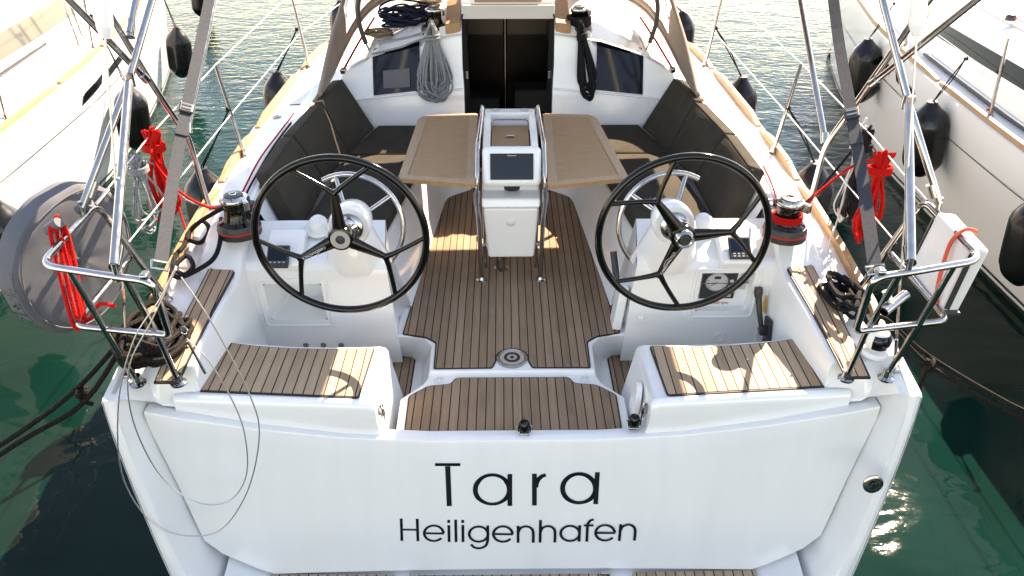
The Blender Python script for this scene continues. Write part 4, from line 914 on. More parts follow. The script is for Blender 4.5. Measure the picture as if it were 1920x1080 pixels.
ropeobj([Vector(p) for p in cr([(-1.87, 4.1, .72), (-1.84, 4.05, .62), (-1.80, 3.98, .54)], 4)], .006, 'rope_tail', RRED, 'short red rope tail dangling from the left lifeline coil to the toe rail', 'rope')
wrp = lambda w, turns, r0, z0: [Vector((w.x+r0*math.cos(a), w.y+r0*math.sin(a), z0+.013*a/6.28)) for a in [k*math.pi/8 for k in range(int(turns*16))]]
ropeobj(cr([(wr.x-.05, wr.y+.50, .76), (wr.x-.07, wr.y+.25, .745), (wr.x-.085, wr.y+.02, .715)], 5)+wrp(wr, 3.2, .072, .716)+cr([(wr.x+.09, wr.y+.03, .77), (1.62, 3.88, .80), (1.80, 3.95, .92), (1.88, 3.84, 1.02)], 6)+hank((1.885, 3.80, 1.06), ZD, (.15, 1, 0), .50, .14, 13, .0075, .09, 5, 13), .0075, 'rope_coil', RRED, 'bright red rope wrapped round the right winch and coiled on the right lifeline', 'rope coil', gl)
ropeobj(hank((1.90, 4.06, 1.085), ZD, (0, 1, 0), .52, .12, 8, .0075, .06, 3, 15, tail=[(1.7, 4.0, .8), (wr.x+.10, wr.y+.12, .72)]), .008, 'rope_coil', RBLK, 'black rope coil on the right lifeline beside the red one', 'rope coil', gl)
ropeobj(hank((1.91, 4.14, 1.09), ZD, (0, 1, .1), .58, .15, 7, .005, .06, 3, 17, tail=[(1.80, 3.95, .62), (1.72, 3.8, .52), (1.68, 3.5, .485)]), .0045, 'rope_coil', mat('pale_line', (.45, .45, .44), .7), 'thin pale grey line coil hanging behind the black one on the right lifeline', 'rope coil', gl)
# sheets near the winches
ropeobj(cr([(wl.x-.02, wl.y+.10, .72), (-1.47, 4.25, .735), (-1.46, 4.7, .765), (-1.44, 5.1, .775)], 6), .0065, 'sheet_line', RBLK, 'thin black line running forward along the left coaming', 'rope')
ropeobj(cr([(-1.50, 4.05, .71), (-1.50, 4.5, .755), (-1.485, 4.9, .765), (-1.465, 5.3, .775)], 6), .0055, 'control_line', RRED, 'thin red line along the top of the left backrests', 'rope')
ropeobj(cr([(1.46, 3.98, .71), (1.485, 4.2, .73), (1.495, 4.4, .745)], 6), .0055, 'control_line', RRED, 'short red line beside the aftmost right backrest', 'rope')
for s, w in ((-1, wl), (1, wr)):
    b = MB().box((w.x+s*.02, w.y+.17, .69), (.09, .13, .055), Matrix.Rotation(R_(20*s), 3, 'Z')).build('rope_clutch', BLACKM if s < 0 else STEEL, Y, bevel=.012)
    MB().box((w.x+s*.02, w.y+.17, .73), (.035, .10, .03), Matrix.Rotation(R_(20*s), 3, 'Z')).build('clutch_lever', BLACKM, b, bevel=.008)
    MB().box((w.x+s*.05, w.y+.20, .70), (.03, .06, .03)).build('sheave', STEEL, b, bevel=.008)
# tangled black line beside the port winch
px_ = [(430, 385, .74), (400, 400, .68), (370, 420, .58), (350, 445, .53), (375, 455, .54), (392, 432, .56), (380, 415, .57), (358, 430, .55), (345, 460, .53), (330, 478, .52), (326, 500, .51), (345, 515, .52), (362, 500, .53), (352, 480, .53), (336, 490, .52), (322, 512, .50), (338, 520, .50), (372, 505, .53), (400, 485, .58), (412, 455, .62), (415, 410, .66)]
ropeobj(cr([U(a, b, z=z+.012) for a, b, z in px_], 6), .0125, 'rope_tangle', RBLK, 'black rope lying in loose knots on the deck beside the left winch', 'rope')
# coils on the coachroof winches
ropeobj(hank((-.56, 6.02, 1.20), (.02, -.20, -1), (1, 0, 0), .55, .22, 32, .0085, .11, 2, 31, flare=1.15, tail=[(-.62, 6.12, 1.12), (-.80, 6.16, 1.06), (-1.0, 6.2, 1.03)]), .0078, 'rope_coil', RGRY, 'big grey rope coil hanging from the left cabin-top winch', 'rope coil')
ropeobj(hank((.535, 6.06, 1.19), (.17, -.22, -1), (1, 0, 0), .54, .14, 15, .011, .11, 3, 33), .0105, 'rope_coil', RBLK, 'black rope coil hanging from the right cabin-top winch', 'rope coil')
ropeobj(wrp(Vector((.535, 6.20, 0)), 5, .085, 1.15), .011, 'winch_wraps', RBLK, 'black rope turns wound low round the right cabin-top winch', 'rope')
def heap(c, rx, ry, h, turns, seed):
    rn = random.Random(seed); pts = []
    for k in range(turns*7):
        a = k*2*math.pi/7+rn.uniform(-.2, .2); q = rn.uniform(.45, 1.0); pts.append(Vector(c)+Vector((math.cos(a)*rx*q, math.sin(a)*ry*q*rn.uniform(.7, 1), .012+h*(k/(turns*7))*rn.uniform(.5, 1.1))))
    return cr(pts, 4)
ropeobj(heap((-.80, 6.42, 1.10), .23, .19, .15, 15, 4), .0085, 'rope_heap', RNAV, 'heap of navy rope on the cabin top beside the left winch', 'rope coil')
ropeobj(heap((-.98, 6.27, 1.04), .12, .10, .06, 5, 5), .009, 'rope_heap', RTAN, 'tan rope coil under the navy heap on the cabin top', 'rope coil')
ropeobj(heap((-.62, 6.72, 1.17), .12, .10, .06, 4, 6), .008, 'rope_heap', RTAN, 'small tan rope bundle behind the left cabin-top winch', 'rope coil')
ropeobj(cr([(-1.02, 6.05, .975), (-.8, 6.03, 1.03), (-.72, 6.04, 1.06), (-.62, 6.05, 1.09), (-.55, 6.08, 1.12)], 5), .008, 'rope_tail', RGRY, 'grey rope end led across the cabin-top edge to the left coil', 'rope')
# mooring lines ------------------------------------------------------------
def cleat(c, rz, par=Y):
    g = MB().tube(cr([(c[0]-.11*math.cos(rz), c[1]-.11*math.sin(rz), c[2]+.05), (c[0]-.05*math.cos(rz), c[1]-.05*math.sin(rz), c[2]+.045), (c[0]+.05*math.cos(rz), c[1]+.05*math.sin(rz), c[2]+.045), (c[0]+.11*math.cos(rz), c[1]+.11*math.sin(rz), c[2]+.05)], 4), .012, 8)
    g.box((c[0], c[1], c[2]+.02), (.05, .05, .04)); return g.build('mooring_cleat', STEEL, par)
cleat((-1.70, 3.12, .41), R_(80)); cleat((1.70, 3.12, .41), R_(100))
def knot(c, r, seed):
    rn = random.Random(seed); c = Vector(c); return [c+Vector((rn.uniform(-1, 1), rn.uniform(-1, 1), rn.uniform(-1, 1))).normalized()*r*rn.uniform(.6, 1) for _ in range(12)]
lead = Vector((-1.80, 3.15, .46)); kn = U(148, 735, x=-2.08); far = U(-130, 915, x=-2.75)
pts = heap((-1.66, 3.06, .40), .16, .26, .17, 14, 8)
pts = cr([p for i, p in enumerate(pts) if i % 3 == 0]+[Vector((-1.75, 3.18, .50)), lead, kn+Vector((0, .02, .02)), kn.lerp(far, .4)+Vector((0, 0, -.01)), far, Vector((-3.25, 1.7, -.12)), Vector((-3.3, .3, -.38)), Vector((-3.3, -1.35, -.42))], 4)
ropeobj(pts, .0125, 'mooring_line', RBRN, 'dark brown braided mooring line coiled on the left stern cleat', 'mooring line')
ropeobj(cr([Vector((-1.72, 3.10, .47)), lead+Vector((0, -.03, -.02)), kn+Vector((.03, -.03, -.035)), kn.lerp(far, .4)+Vector((0, -.02, -.05)), far+Vector((0, 0, -.06)), Vector((-3.2, 1.7, -.2)), Vector((-3.25, .3, -.42)), Vector((-3.25, -1.35, -.42))], 5), .0125, 'mooring_line', RBRN, 'second dark mooring line on the left, parallel just below the coiled one', 'mooring line')
ropeobj(cr(knot(kn+Vector((.01, 0, -.01)), .035, 3)+[kn+Vector((.06, -.02, -.06))], 4), .0115, 'rope_knot', RBRN, 'knot tied round the pair of left mooring lines', 'knot')
kn2 = U(1742, 682, x=2.10); far2 = U(2050, 835, x=2.8); lead2 = Vector((1.80, 3.15, .46))
ropeobj(cr([Vector((1.68, 3.42, .50)), Vector((1.66, 3.30, .52)), Vector((1.69, 3.12, .46)), Vector((1.74, 3.16, .49)), lead2, kn2+Vector((0, .03, .03)), kn2.lerp(far2, .5)+Vector((0, 0, .0)), far2, Vector((3.25, 1.7, -.12)), Vector((3.3, .3, -.38)), Vector((3.3, -1.35, -.42))], 5), .0115, 'mooring_line', RBRN, 'dark braided mooring line off the right quarter, upper of the pair', 'mooring line')
ropeobj(cr([Vector((1.70, 3.10, .45)), lead2+Vector((0, -.03, -.02)), kn2+Vector((0, -.01, -.005)), kn2.lerp(far2, .5)+Vector((0, -.02, -.04)), far2+Vector((0, 0, -.05)), Vector((3.2, 1.7, -.2)), Vector((3.25, .3, -.42)), Vector((3.25, -1.35, -.42))], 5), .0115, 'mooring_line', RBRN, 'dark braided mooring line off the right quarter, lower of the pair', 'mooring line')
ropeobj(cr(knot(kn2, .04, 5)+[kn2+Vector((-.01, 0, -.08)), kn2+Vector((-.01, 0, -.2)), kn2+Vector((-.005, 0, -.32))], 4), .0125, 'rope_knot', RBRN, 'knot with a dangling end on the right mooring lines', 'knot')
ropeobj(heap((1.64, 3.34, .45), .10, .22, .11, 8, 9), .0115, 'rope_coil', RBLK, 'black mooring rope coil lying on the right quarter beside the teak pad', 'rope coil')
# fenders ------------------------------------------------------------------
def fender(top, length, r, label, tie, group, lean=(0, 0, -1), mt=FEND, seed=0):
    top = Vector(top); D = Vector(lean).normalized(); u = D.orthogonal().normalized(); v = D.cross(u)
    prof = [(.0, 0), (.16, .0), (.26, .015), (.33, .04), (.52, .09), (.78, .16), (.94, .24), (1, .34), (1, .72), (.94, .81), (.76, .89), (.5, .95), (.34, .98), (.2, 1.0), (0, 1.0)]
    prof = [(max(0, q.x), q.y) for q in cr([(a, h, 0) for a, h in prof], 4)]
    secs = []
    for a, h in prof:
        secs.append([top+D*(h*length)+(u*math.cos(t)+v*math.sin(t))*(r*a*(1+(.025*math.cos(8*t) if .2 < h < .85 else 0))) for t in [2*math.pi*k/48 for k in range(48)]])
    f = MB().loft(secs, True).build('fender', mt, None); tag(f, label, 'fender', group)
    e = MB().lathe([(.012, -.0), (.035, -.002), (.040, .02)], top+D*.02, -D, n=18); e.build('rope_eye', BLACKM, f)
    if tie is not None:
        tie = Vector(tie); g = MB().tube(cr([top+D*.02, top.lerp(tie, .5)+Vector((0, .01, -.01)), tie], 5), .0055, 7); g.tube(cr([top+D*.02+u*.02, top.lerp(tie, .55)+Vector((.01, -.02, 0)), tie+Vector((0, .01, 0))], 5), .005, 7)
        g.tube(cr(knot(tie, .018, seed+3), 4), .006, 6); g.build('fender_lanyard', RBLK, f)
    return f
gf = 'black fenders along the middle yacht'
fender((-2.00, 4.86, .56), .66, .145, 'black fender hanging off the left side nearest the stern, behind the strap', (-1.80, 5.0, .90), gf, seed=1)
fender((-2.00, 6.92, .60), .66, .145, 'black fender hanging off the left side from the second stanchion', (-1.77, 6.9, .96), gf, seed=2)
fender((-1.90, 9.6, .66), .66, .145, 'black fender off the left side at the top of the view, behind the sprayhood edge', (-1.42, 9.5, 1.0), gf, seed=3)
fender((2.00, 4.86, .58), .66, .145, 'black fender hanging off the right side nearest the stern, beside the bent tube', (1.80, 5.0, .90), gf, seed=4)
fender((2.00, 6.72, .60), .66, .145, 'black fender hanging off the right side from the second stanchion', (1.76, 6.9, .96), gf, seed=5)
fender((1.93, 9.0, .66), .66, .145, 'black fender off the right side at the top, behind the sprayhood wing', (1.44, 8.9, 1.0), gf, seed=6)
# lifebuoy under grey cover -------------------------------------------------
bc_, brad, bth = Vector((-2.09, 3.33, .755)), .345, .13
bn = Vector((.93, -.34, -.06)).normalized(); bu = Vector((0, 0, 1)); bu = (bu-bn*bu.dot(bn)).normalized(); bv = bn.cross(bu); secs = []
rn = random.Random(5)
prof = [(0, .5), (.5, .5), (.86, .50), (.95, .47), (1.0, .36), (1.015, 0), (1.0, -.36), (.94, -.47), (.5, -.5), (0, -.5)]
for a, h in prof:
    row = []
    for k in range(64):
        t = 2*math.pi*k/64; w_ = 1+.012*math.sin(5*t+1)+.008*math.sin(11*t)+(-.10*max(0, math.sin(t+.2))**6); dd = .002*math.sin(9*t+a*8)*min(1, a*2)+ (.007*math.sin(3*t+a*5) if a < .9 else 0)
        row.append(bc_+(bu*math.sin(t)*1.06+bv*math.cos(t)*.98)*(brad*a*w_)+bn*(h*bth+dd))
    secs.append(row)
bo = MB().loft(secs, True).build('lifebuoy_cover', GREYC, None); tag(bo, 'round lifebuoy in a grey vinyl cover strapped outside the left stern rail', 'lifebuoy')
sm = MB().tube([bc_+(bu*math.sin(t)*1.06+bv*math.cos(t)*.98)*(brad*.935*(1-.10*max(0, math.sin(t+.2))**6))+bn*(.5*bth+.002) for t in [2*math.pi*k/64 for k in range(65)]], .004, 6).build('cover_seam', GREYC, bo)
# printed instructions on the rim
pr = MB(); PW = lambda t, h: bc_+(bu*math.sin(t)*1.06+bv*math.cos(t)*.98)*(brad*1.022)+bn*(h*bth)
def rimline(t0, h0, t1, h1, w=.002):
    a, b = PW(t0, h0), PW(t1, h1); nn_ = ((a+b)/2-bc_).normalized(); pr.ribbon([PW(lerp(t0, t1, k/4), lerp(h0, h1, k/4)) for k in range(5)], w, nn_, .0008)
PT = -1 if bv.y > 0 else 1
base_t = math.pi if bv.y > 0 else 0
for t0, t1 in ((-.95, -.72), (-.70, -.38), (-.36, -.06), (-.02, .24)):
    a, b = base_t+t0*-1*(1 if bv.y > 0 else -1)*1, base_t+t1*-1*(1 if bv.y > 0 else -1)
    for h in (-.36, .36): rimline(a, h, b, h)
    rimline(a, -.36, a, .36); rimline(b, -.36, b, .36)
    for k in range(7):
        q = lerp(a, b, rn.uniform(.15, .85)); h = rn.uniform(-.28, .2); rimline(q, h, q+rn.uniform(-.05, .05), h+rn.uniform(.04, .16), rn.uniform(.002, .006))
pr.build('printed_instructions', LETTER, bo, smooth=False)
for q in (U(158, 387, x=-1.92), U(100, 425, x=-1.93)):
    MB().tube([q+Vector((-.03, 0, -.02)), q+Vector((.03, 0, .02))], .024, 12).build('cover_loop', GREYC, bo)
rl = [(133, 408, 1.02), (190, 545, .68)]
def rr_line(a, off, name, label):
    t_, b_ = U(*a[0]), U(*a[1]); 
ta, tb_ = Vector((-1.915, 3.02, 1.03)), Vector((-1.875, 2.90, .69))
pth = []
for k in range(2):
    o_ = Vector((0, .05*k-.02, 0)); pth += [ta+o_+Vector((.022, 0, -.01)), tb_+o_*.7+Vector((.02, 0, 0)), tb_+o_*.7+Vector((-.02, 0, -.015)), ta+o_+Vector((-.02, 0, .0)), ta+o_+Vector((0, .01, .02))]
pth += [tb_+Vector((.03, 0, .0)), tb_+Vector((.10, .02, .05)), tb_+Vector((.16, .03, .03))]
ropeobj(cr(pth, 5), .0085, 'lashing', RRED, 'red rope lashing between the left stern rails against the grey cover', 'rope')
# white bag on starboard rail -----------------------------------------------
wb = MB().hexa([(1.87, 2.93, .665), (1.955, 2.93, .665), (1.955, 3.27, .665), (1.87, 3.27, .665)], [(1.885, 2.885, 1.01), (1.965, 2.875, 1.0), (1.975, 3.20, 1.015), (1.885, 3.20, 1.025)])
wbo = wb.build('throw_bag', WHITEC, None, bevel=.018, seg=4); tag(wbo, 'white vinyl rescue bag with black edging hung outside the right stern rail', 'bag')
MB().ribbon([(1.878, 2.902, .70), (1.893, 2.876, .99)], .022, (-.6, -.8, 0), .004).build('black_edging', BLACKM, wbo, smooth=False)
MB().ribbon([(1.874, 3.262, .70), (1.884, 3.206, .99)], .014, (-.9, .3, 0), .004).build('black_edging', BLACKM, wbo, smooth=False)
MB().box((1.915, 2.93, .668), (.07, .05, .02)).build('black_base', BLACKM, wbo, bevel=.005)
ropeobj(cr([(1.955, 2.99, 1.03), (1.91, 3.0, 1.035), (1.868, 3.0, .98), (1.857, 2.99, .86), (1.855, 2.97, .74), (1.868, 2.96, .69)], 6), .009, 'flecked_cord', ROR, 'orange flecked cord looped over the white rescue bag', 'rope')
# rod holder, stern light
rh = MB(); a_, b_ = U(1657, 585, z=.80), U(1698, 552, z=.83)
rh.loft([[p for p in []]]) if False else None
ax = (b_-a_).normalized(); rh.lathe([(.019, 0), (.021, .0), (.021, (b_-a_).length), (.017, (b_-a_).length), (.017, .02)], a_, ax, n=22, cap=False)
rho = rh.build('rod_holder', STEEL, Y)
MB().tube([a_.lerp(b_, .35), a_.lerp(b_, .35)+Vector((-.03, .02, .06)), ], .016, 12).build('holder_clamp', STEEL, rho)
dc = Vector((1.665, 2.99, .405))
dm = MB().lathe([(.062, 0), (.062, .01), (.052, .02)], dc, n=30); dm.build('stern_light_base', WPL, Y)
ball = MB(); secs = []
for i in range(13):
    th_ = math.pi*i/12; secs.append([dc+Vector((0, 0, .07))+Vector((.058*math.sin(th_)*math.cos(p), .058*math.sin(th_)*math.sin(p), .062*math.cos(th_)+.006)) for p in [2*math.pi*k/26 for k in range(26)]])
bo_ = ball.loft(secs, True).build('stern_light', WPL, Y)
vz = MB(); secs = []
for i in range(7):
    th_ = R_(lerp(52, 118, i/6)); secs.append([dc+Vector((0, 0, .076))+Vector((.0605*math.sin(th_)*math.cos(p), .0605*math.sin(th_)*math.sin(p), .0645*math.cos(th_))) for p in [R_(lerp(225, 335, k/10)) for k in range(11)]])
vz.loft(secs).build('light_lens', SMOKE, bo_)
# grey webbing straps with buckles ------------------------------------------
for s in (-1, 1):
    if s > 0: pts = [U(1640, 498, x=1.43), U(1618, 340, x=1.50), U(1597, 215, x=1.55), U(1573, 80, x=1.60), U(1558, -40, x=1.63)]
    else: pts = [U(302, 490, x=-1.42), U(326, 330, x=-1.50), U(349, 205, x=-1.55), U(380, 60, x=-1.60), U(400, -40, x=-1.63)]
    g = MB().ribbon(cr(pts, 5), .052, (s*-.35, -.9, .3), .0025)
    st = g.build('webbing_strap', STRAP, None, smooth=False); tag(st, 'grey webbing strap with a black buckle tensioned above the %s stern rail' % ('right' if s > 0 else 'left'), 'strap', 'grey straps holding down the awning frame')
    b = pts[2]; d = (pts[3]-pts[2]).normalized(); nrm = Vector((s*-.35, -.9, .3)).normalized(); wv = d.cross(nrm).normalized(); nrm = wv.cross(d)
    rot = Matrix((wv, d, nrm)).transposed()
    bk_ = MB().box(b+nrm*.008, (.068, .062, .018), rot).build('buckle', BLACKM, st, bevel=.008)
    for k in (-1, 1): MB().box(b+nrm*.018+d*(.012*k), (.044, .009, .006), rot).build('buckle_bar', STEEL, bk_, bevel=.002)
    dl = (pts[1]-b).normalized(); e = b+dl*.16+nrm*.004
    MB().box(e, (.058, .05, .008), rot).build('strap_end', STRAP, st, bevel=.002)
    q = pts[0]; MB().tube([q-wv*.035, q+wv*.035, q+wv*.03-d*.04, q-wv*.03-d*.04, q-wv*.035], .006, 8).build('strap_hook', STEEL, st)
# pelican hooks and loose gate wires on the port quarter ----------------------
g1 = [(330, 500, 1.05), (300, 560, .98), (250, 640, .80), (222, 760, .45), (232, 900, -.0), (300, 990, -.22), (400, 1000, -.26), (460, 930, -.1), (486, 820, .22), (468, 740, .47), (400, 610, .85), (340, 520, 1.02)]
ropeobj(cr([U(a, b, y=2.62-.02*i/11) for i, (a, b, z) in enumerate(g1)], 8), .0032, 'gate_wire', WIRE, 'longest loose steel gate wire looping down in front of the left half of the transom', 'wire', n=6)
g2 = [(330, 505, 1), (285, 600, 1), (242, 690, 1), (250, 790, 1), (300, 890, 1), (370, 942, 1), (430, 938, 1), (462, 890, 1), (458, 810, 1), (430, 740, 1), (390, 675, 1), (350, 635, 1)]
ropeobj(cr([U(a, b, y=2.66) for i, (a, b, z) in enumerate(g2)], 8), .0032, 'gate_wire', WIRE, 'shorter loose steel gate wire hooked to the left gate and looping over the transom corner', 'wire', n=6)
MB().tube([U(385, 700, y=2.665), U(352, 640, y=2.665)], .006, 8).build('wire_terminal', STEEL, Y)
MB().tube([U(345, 620, y=2.66)+Vector((.015*math.cos(t), 0, .018*math.sin(t))) for t in [k*.7 for k in range(10)]], .004, 6).build('hook_ring', STEEL, Y)
for s in (-1, 1):
    MB().box(mir((1.43, 2.69, 1.01), s), (.035, .045, .035)).build('gate_clamp', STEEL, Y, bevel=.01)
# two black rollers at the transom door and small items -------------------------
for x, y, z in ((.052, 2.925, -.01), (.575, 2.925, .02)):
    o = MB().box((x, y, z+.01), (.05, .05, .02)).build('roller_bracket', STEEL, Y, bevel=.004)
    MB().lathe([(.022, -.0), (.027, .02), (.026, .05), (.02, .06), (0, .062)], (x, y, z+.012), n=22).build('rubber_stop', BLACKG, o)
    MB().tube([(x-.037, y, z+.045), (x+.037, y, z+.045)], .006, 10).build('pin', STEEL, o)
    MB().tube(cr([(x-.029, y-.01, z+.06), (x-.026, y-.016, z+.02), (x, y-.024, z+.012), (x+.026, y-.016, z+.02), (x+.029, y-.01, z+.06)], 5), .004, 8).build('bracket_arm', STEEL, o)
for a, b, z, sc in ((518, 218, .60, 1), (1433, 480, .50, .0), (596, 107, .64, .8), (1290, 114, .64, .8)):
    if sc: 
        o = MB().lathe([(.034*sc, 0), (.034*sc, .004), (.026*sc, .006)], U(a, b, z=z+.006), n=26).build('filler_cap', STEEL, Y); MB().lathe([(.018*sc, .006), (.018*sc, .008), (0, .008)], U(a, b, z=z+.006), n=20).build('cap_centre', GPL, o)
# ================================================================== neighbouring yachts
WL0 = WATER_Z
NAVYW = mat('boot_stripe', (.02, .035, .03), .3); NW = noisy('neighbour_hull_white', (.82, .82, .82), (.78, .785, .79), 1.0, .12, Coat_Weight=.3)
DWIN = mat('dark_cabin_window', (.004, .0045, .006), .06, Specular_IOR_Level=.12)
GWIN = mat('grey_cabin_window', (.045, .055, .068), .12)
def neighbour(s, label, off, woff, wz, wh, wmat, yw0, yw1):
    root = empty('moored_yacht', (s*5.6, 7.0, WL0), label, 'sailing yacht', 'neighbouring yachts')
    XC = 5.65+off
    SH = [(-1, 3.95, .40), (2, 3.72, .42), (4, 3.64, .44), (5.4, 3.65, .45), (6, 3.68, .46), (6.8, 3.73, .48), (7.6, 3.79, .50), (8.9, 3.96, .54), (10.7, 4.33, .60), (12.4, 4.85, .67), (13.8, 5.62, .73)]
    WL = [(-1, 4.4), (2, 4.16), (5.4, 4.10), (6.2, 4.11), (8, 4.16), (9.3, 4.33), (11, 4.68), (12.6, 5.08), (13.5, 5.62)]
    sh = lambda y: (interp(SH, y)[0]+off, interp(SH, y)[1]); wl = lambda y: interp(WL, min(y, 13.5))[0]+off
    ys = [-1, .5, 2, 3, 4, 5, 6, 7, 8, 9, 10, 11, 12, 12.8, 13.4, 13.8]
    P = lambda x, y, z: mir((x, y, z), s)
    hs = []
    for y in ys:
        a, za = sh(y); b = wl(y)
        inner = [(lerp(a, b, t**1.3), lerp(za, WL0-.2, t)) for t in (0, .06, .15, .3, .45, .6, .75, .88, 1)]
        hs.append([P(x, y, z) for x, z in inner]+[P(2*XC-x, y, z) for x, z in reversed(inner)])
    h = MB().loft(hs); h.add(hs[0], [tuple(range(len(hs[0])))]); h.build('hull', NW, root)
    def band(z0, z1, mt, nm, y0=-1, y1=13.3, n=40, out=.004):
        rows = []
        for k in range(n+1):
            y = lerp(y0, y1, k/n); a, za = sh(y); b = wl(y); f = lambda z: lerp(a, b, max(0, (za-z)/(za-WL0+.2))**1.3)-out
            rows.append([P(f(z0), y, z0), P(f(z1), y, z1)])
        return MB().loft(rows).build(nm, mt, root)
    band(WL0-.02, WL0+.045, NAVYW, 'boot_stripe'); band(WL0+.085, WL0+.11, NAVYW, 'boot_stripe')
    band(.13, .138, NAVYW, 'hull_groove')
    # hull window slots
    for (y0, y1, z0, z1) in ((7.25, 7.75, .20, .29), (8.0, 8.5, .23, .32)):
        rows = []
        for k in range(7):
            y = lerp(y0, y1, k/6); q = []
            for z in (z0+.04*(k/6), z1+.04*(k/6)):
                a, za = sh(y+(z-z0)*.6); b = wl(y); q.append(P(lerp(a, b, max(0, (za-z)/(za-WL0+.2))**1.3)-.006, y+(z-z0)*.6, z))
            rows.append(q)
        MB().loft(rows).build('hull_window', DWIN, root)
    # deck, cabin
    ds = []
    yd = [-1+.3*i for i in range(50)]
    for y in yd:
        a, za = sh(y); k = max(0, min(1, (10.6-y)/2.2)); kk = max(0, min(1, (y-1.6)/.7)); k *= kk
        w0 = a+.06+woff; 
        row = [(a, za), (a+.03, za+.006), (a+.08, za+.01), (w0-.02 if w0-.02 < XC-.1 else XC-.1, za+.03+.12*(woff > .2)), (min(w0, XC-.08), lerp(za+.05, wz-.03, k)), (min(w0+.03, XC-.07), lerp(za+.06, wz-.01, k)), (min(w0+.10, XC-.06), lerp(za+.07, wz+wh+.01, k)), (min(w0+.16, XC-.05), lerp(za+.08, wz+wh+.05, k)), (min(w0+.6, XC-.03), lerp(za+.10, wz+wh+.14, k)), (XC, lerp(za+.11, wz+wh+.2, k))]
        ds.append([P(x, y, z) for x, z in row]+[P(2*XC-x, y, z) for x, z in reversed(row[:-1])])
    MB().loft(ds).build('deck', DECK, root)
    rows = []
    for k in range(25):
        y = lerp(yw0, yw1, k/24); a, za = sh(y); w0 = a+.06+woff; e = .6 if k == 24 else 1
        rows.append([P(w0+.045, y, wz+.015), P(w0+.088, y-(.0 if k < 24 else .12), lerp(wz, wz+wh, .9))])
    g = MB().loft([[Vector(p)+Vector((-s*.018, 0, .006)) for p in r] for r in rows]); g.build('cabin_window', wmat, root)
    g = MB(); 
    for t in (.26, .62): 
        i = int(24*t); a, b = rows[i]; g.tube([a+Vector((-s*.020, 0, .007)), b+Vector((-s*.020, 0, .007))], .004, 5)
    g.build('window_joint', NAVYW, root)
    for y0, y1 in ((-1, 2.2), (2.25, 5.05), (5.1, 6.85), (6.92, 8.0), (8.06, 10.2), (10.25, 13.2)):
        rr_ = []; n = max(4, int((y1-y0)/.25))
        for k in range(n+1):
            y = lerp(y0, y1, k/n); a, za = sh(y); z_ = za+.045 if 0 < k < n else za+.03
            rr_.append([P(a+.018, y, za-.003), P(a+.024, y, z_), P(a+.064, y, z_), P(a+.07, y, za+.004)])
        MB().loft(rr_, True, True).build('toe_rail', WOOD if s < 0 else WOODEDGE, root, bevel=.005)
    tops = []; mids = []
    for y in (4.1, 6.05, 8.0, 10.2, 12.2):
        a, za = sh(y); b = P(a+.11, y, za+.01); t = P(a+.05, y-.02, za+.62); tops.append(t); mids.append(b.lerp(t, .5))
        o = MB().tube([b, t], .0125, 10).build('stanchion', STEEL, root); MB().lathe([(.03, 0), (.03, .008), (.017, .016), (.016, .05)], b, n=18).build('stanchion_base', STEEL, o)
    a, za = sh(1.5); tops.insert(0, P(a+.05, 1.5, za+.6)); mids.insert(0, P(a+.08, 1.5, za+.3))
    wire(tops, .0035, 'lifeline', WIRE, root); wire(mids, .0035, 'lifeline', WIRE, root)
    for y in (6.15, 8.6):
        a, za = sh(y); MB().lathe([(.035, 0), (.034, .005), (.024, .007), (0, .007)], P(a+.16, y, za+.022), n=22).build('filler_cap', STEEL, root)
    # jib track, lines and shrouds
    a, za = sh(6.5); MB().tube([P(sh(y)[0]+.06+woff-.035, y, sh(y)[1]+.05+.12*(woff > .2)) for y in (4.5, 5.2, 6.0, 6.8, 7.6)], .012, 6).build('genoa_track', BLACKM, root)
    MB().tube(cr([P(sh(y)[0]+.05+woff-.02, y, sh(y)[1]+.075+.12*(woff > .2)) for y in (3.5, 4.5, 5.6, 6.6, 7.5)], 4), .007, 6).build('deck_line', LIFE, root)
    for yy, xx in ((7.9, .20), (8.15, .24)):
        a, za = sh(yy); b = P(a+xx, yy, za+.06); t = P(XC-.25, 8.2, 16); d = (t-b).normalized(); sh_ = MB().tube([b, b+d*2.5], .005, 6).build('shroud', WIRE, root)
        MB().tube([b, b+d*.32], .011, 8).build('turnbuckle', STEEL, sh_)
    MB().tube([P(XC, 8.3, .95), P(XC, 8.3, 3.2)], .09, 20).build('mast', GPL, root)
    a, za = sh(6.6); MB().tube(cr([P(a+.75, 3.2, wz+wh+.13), P(a+.62, 5.2, wz+wh+.15), P(a+.60, 7.0, wz+wh+.17)], 5), .006, 6).build('red_line', RRED, root)
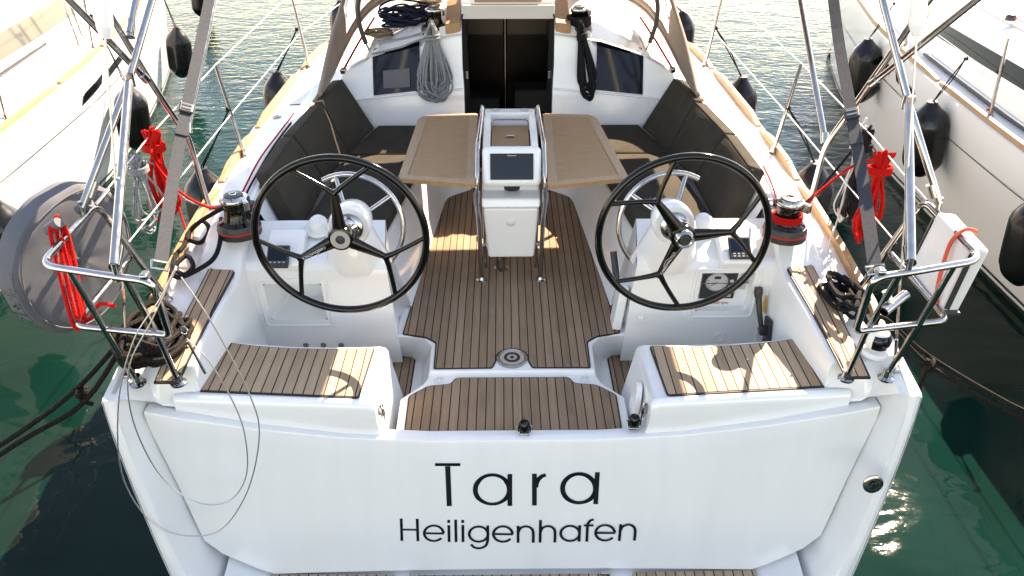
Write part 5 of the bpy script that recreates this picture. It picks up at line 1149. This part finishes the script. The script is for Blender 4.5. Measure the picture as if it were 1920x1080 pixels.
    o = MB().lathe([(.045, 0), (.045, .03), (.03, .05), (0, .055)], P(a+.60, 7.02, wz+wh+.14), n=20).build('deck_block', BLACKM, root)
    MB().tube([P(sh(y)[0]+.45+woff, y, wz+wh+.105) for y in (3, 5, 7, 8.5)], .012, 8).build('moulded_ridge', GPL, root)
    o = MB().lathe([(.03, 0), (.03, .004), (.016, .006), (0, .006)], P(lerp(sh(4.9)[0], wl(4.9), .45)-.01, 4.9, -.05), (-s, 0, .2), n=22).build('hull_vent', WPL, root)
    return sh, wl
nr = neighbour(1, 'white sailing yacht moored along the right edge, dark cabin window and brown toe rail', .0, .14, .70, .15, DWIN, 1.8, 7.7)
nl = neighbour(-1, 'sunlit white sailing yacht moored along the left edge, grey cabin window', .12, .36, .70, .22, GWIN, 1.8, 9.0)
gn = 'black fenders on the neighbouring yachts'
def nf(px, py, s, label, seed, L_=.68, r=.165, top=.36, xo=.16, y=None):
    sh, wl = nr if s > 0 else nl
    p = U(px, py, x=s*3.66)
    for _ in range(6): p = U(px, py, x=s*(sh(p.y)[0]-xo+.03))
    x = p.x; yy = p.y; a, za = sh(yy)
    return fender((x, yy, p.z), L_, r, label, (s*(a+.08), yy+.05, za+.30), gn, lean=(s*.10, 0, -1), seed=seed)
nf(1628, 72, 1, 'black fender on the right-hand yacht farthest away, near the bow', 41)
nf(1748, 190, 1, 'black fender on the right-hand yacht tied to its lone tall stanchion', 42)
nf(1952, 368, 1, 'black fender on the right-hand yacht cut by the right picture edge', 43, r=.15)
nf(372, -40, -1, 'black fender at the top edge on the bow of the left-hand yacht', 44)
nf(331, 50, -1, 'black fender with a grey stripe hanging below the hull windows of the left-hand yacht', 45)
nf(240, 160, -1, 'black fender on the left-hand yacht behind the crossed steel tubes', 46)
nf(-12, 375, -1, 'black fender of the left-hand yacht at the left edge behind the covered lifebuoy', 47)

# pontoon behind the photographer, where the mooring lines are made fast
tag(MB().box((0, -3.4, -.60), (40, 4.0, .34)).build('pontoon', teak_mat('pontoon_boards', .14, ((.22, .18, .14), (.16, .13, .10), (.28, .24, .19)), seam=.01), None, bevel=.01), kind='structure')
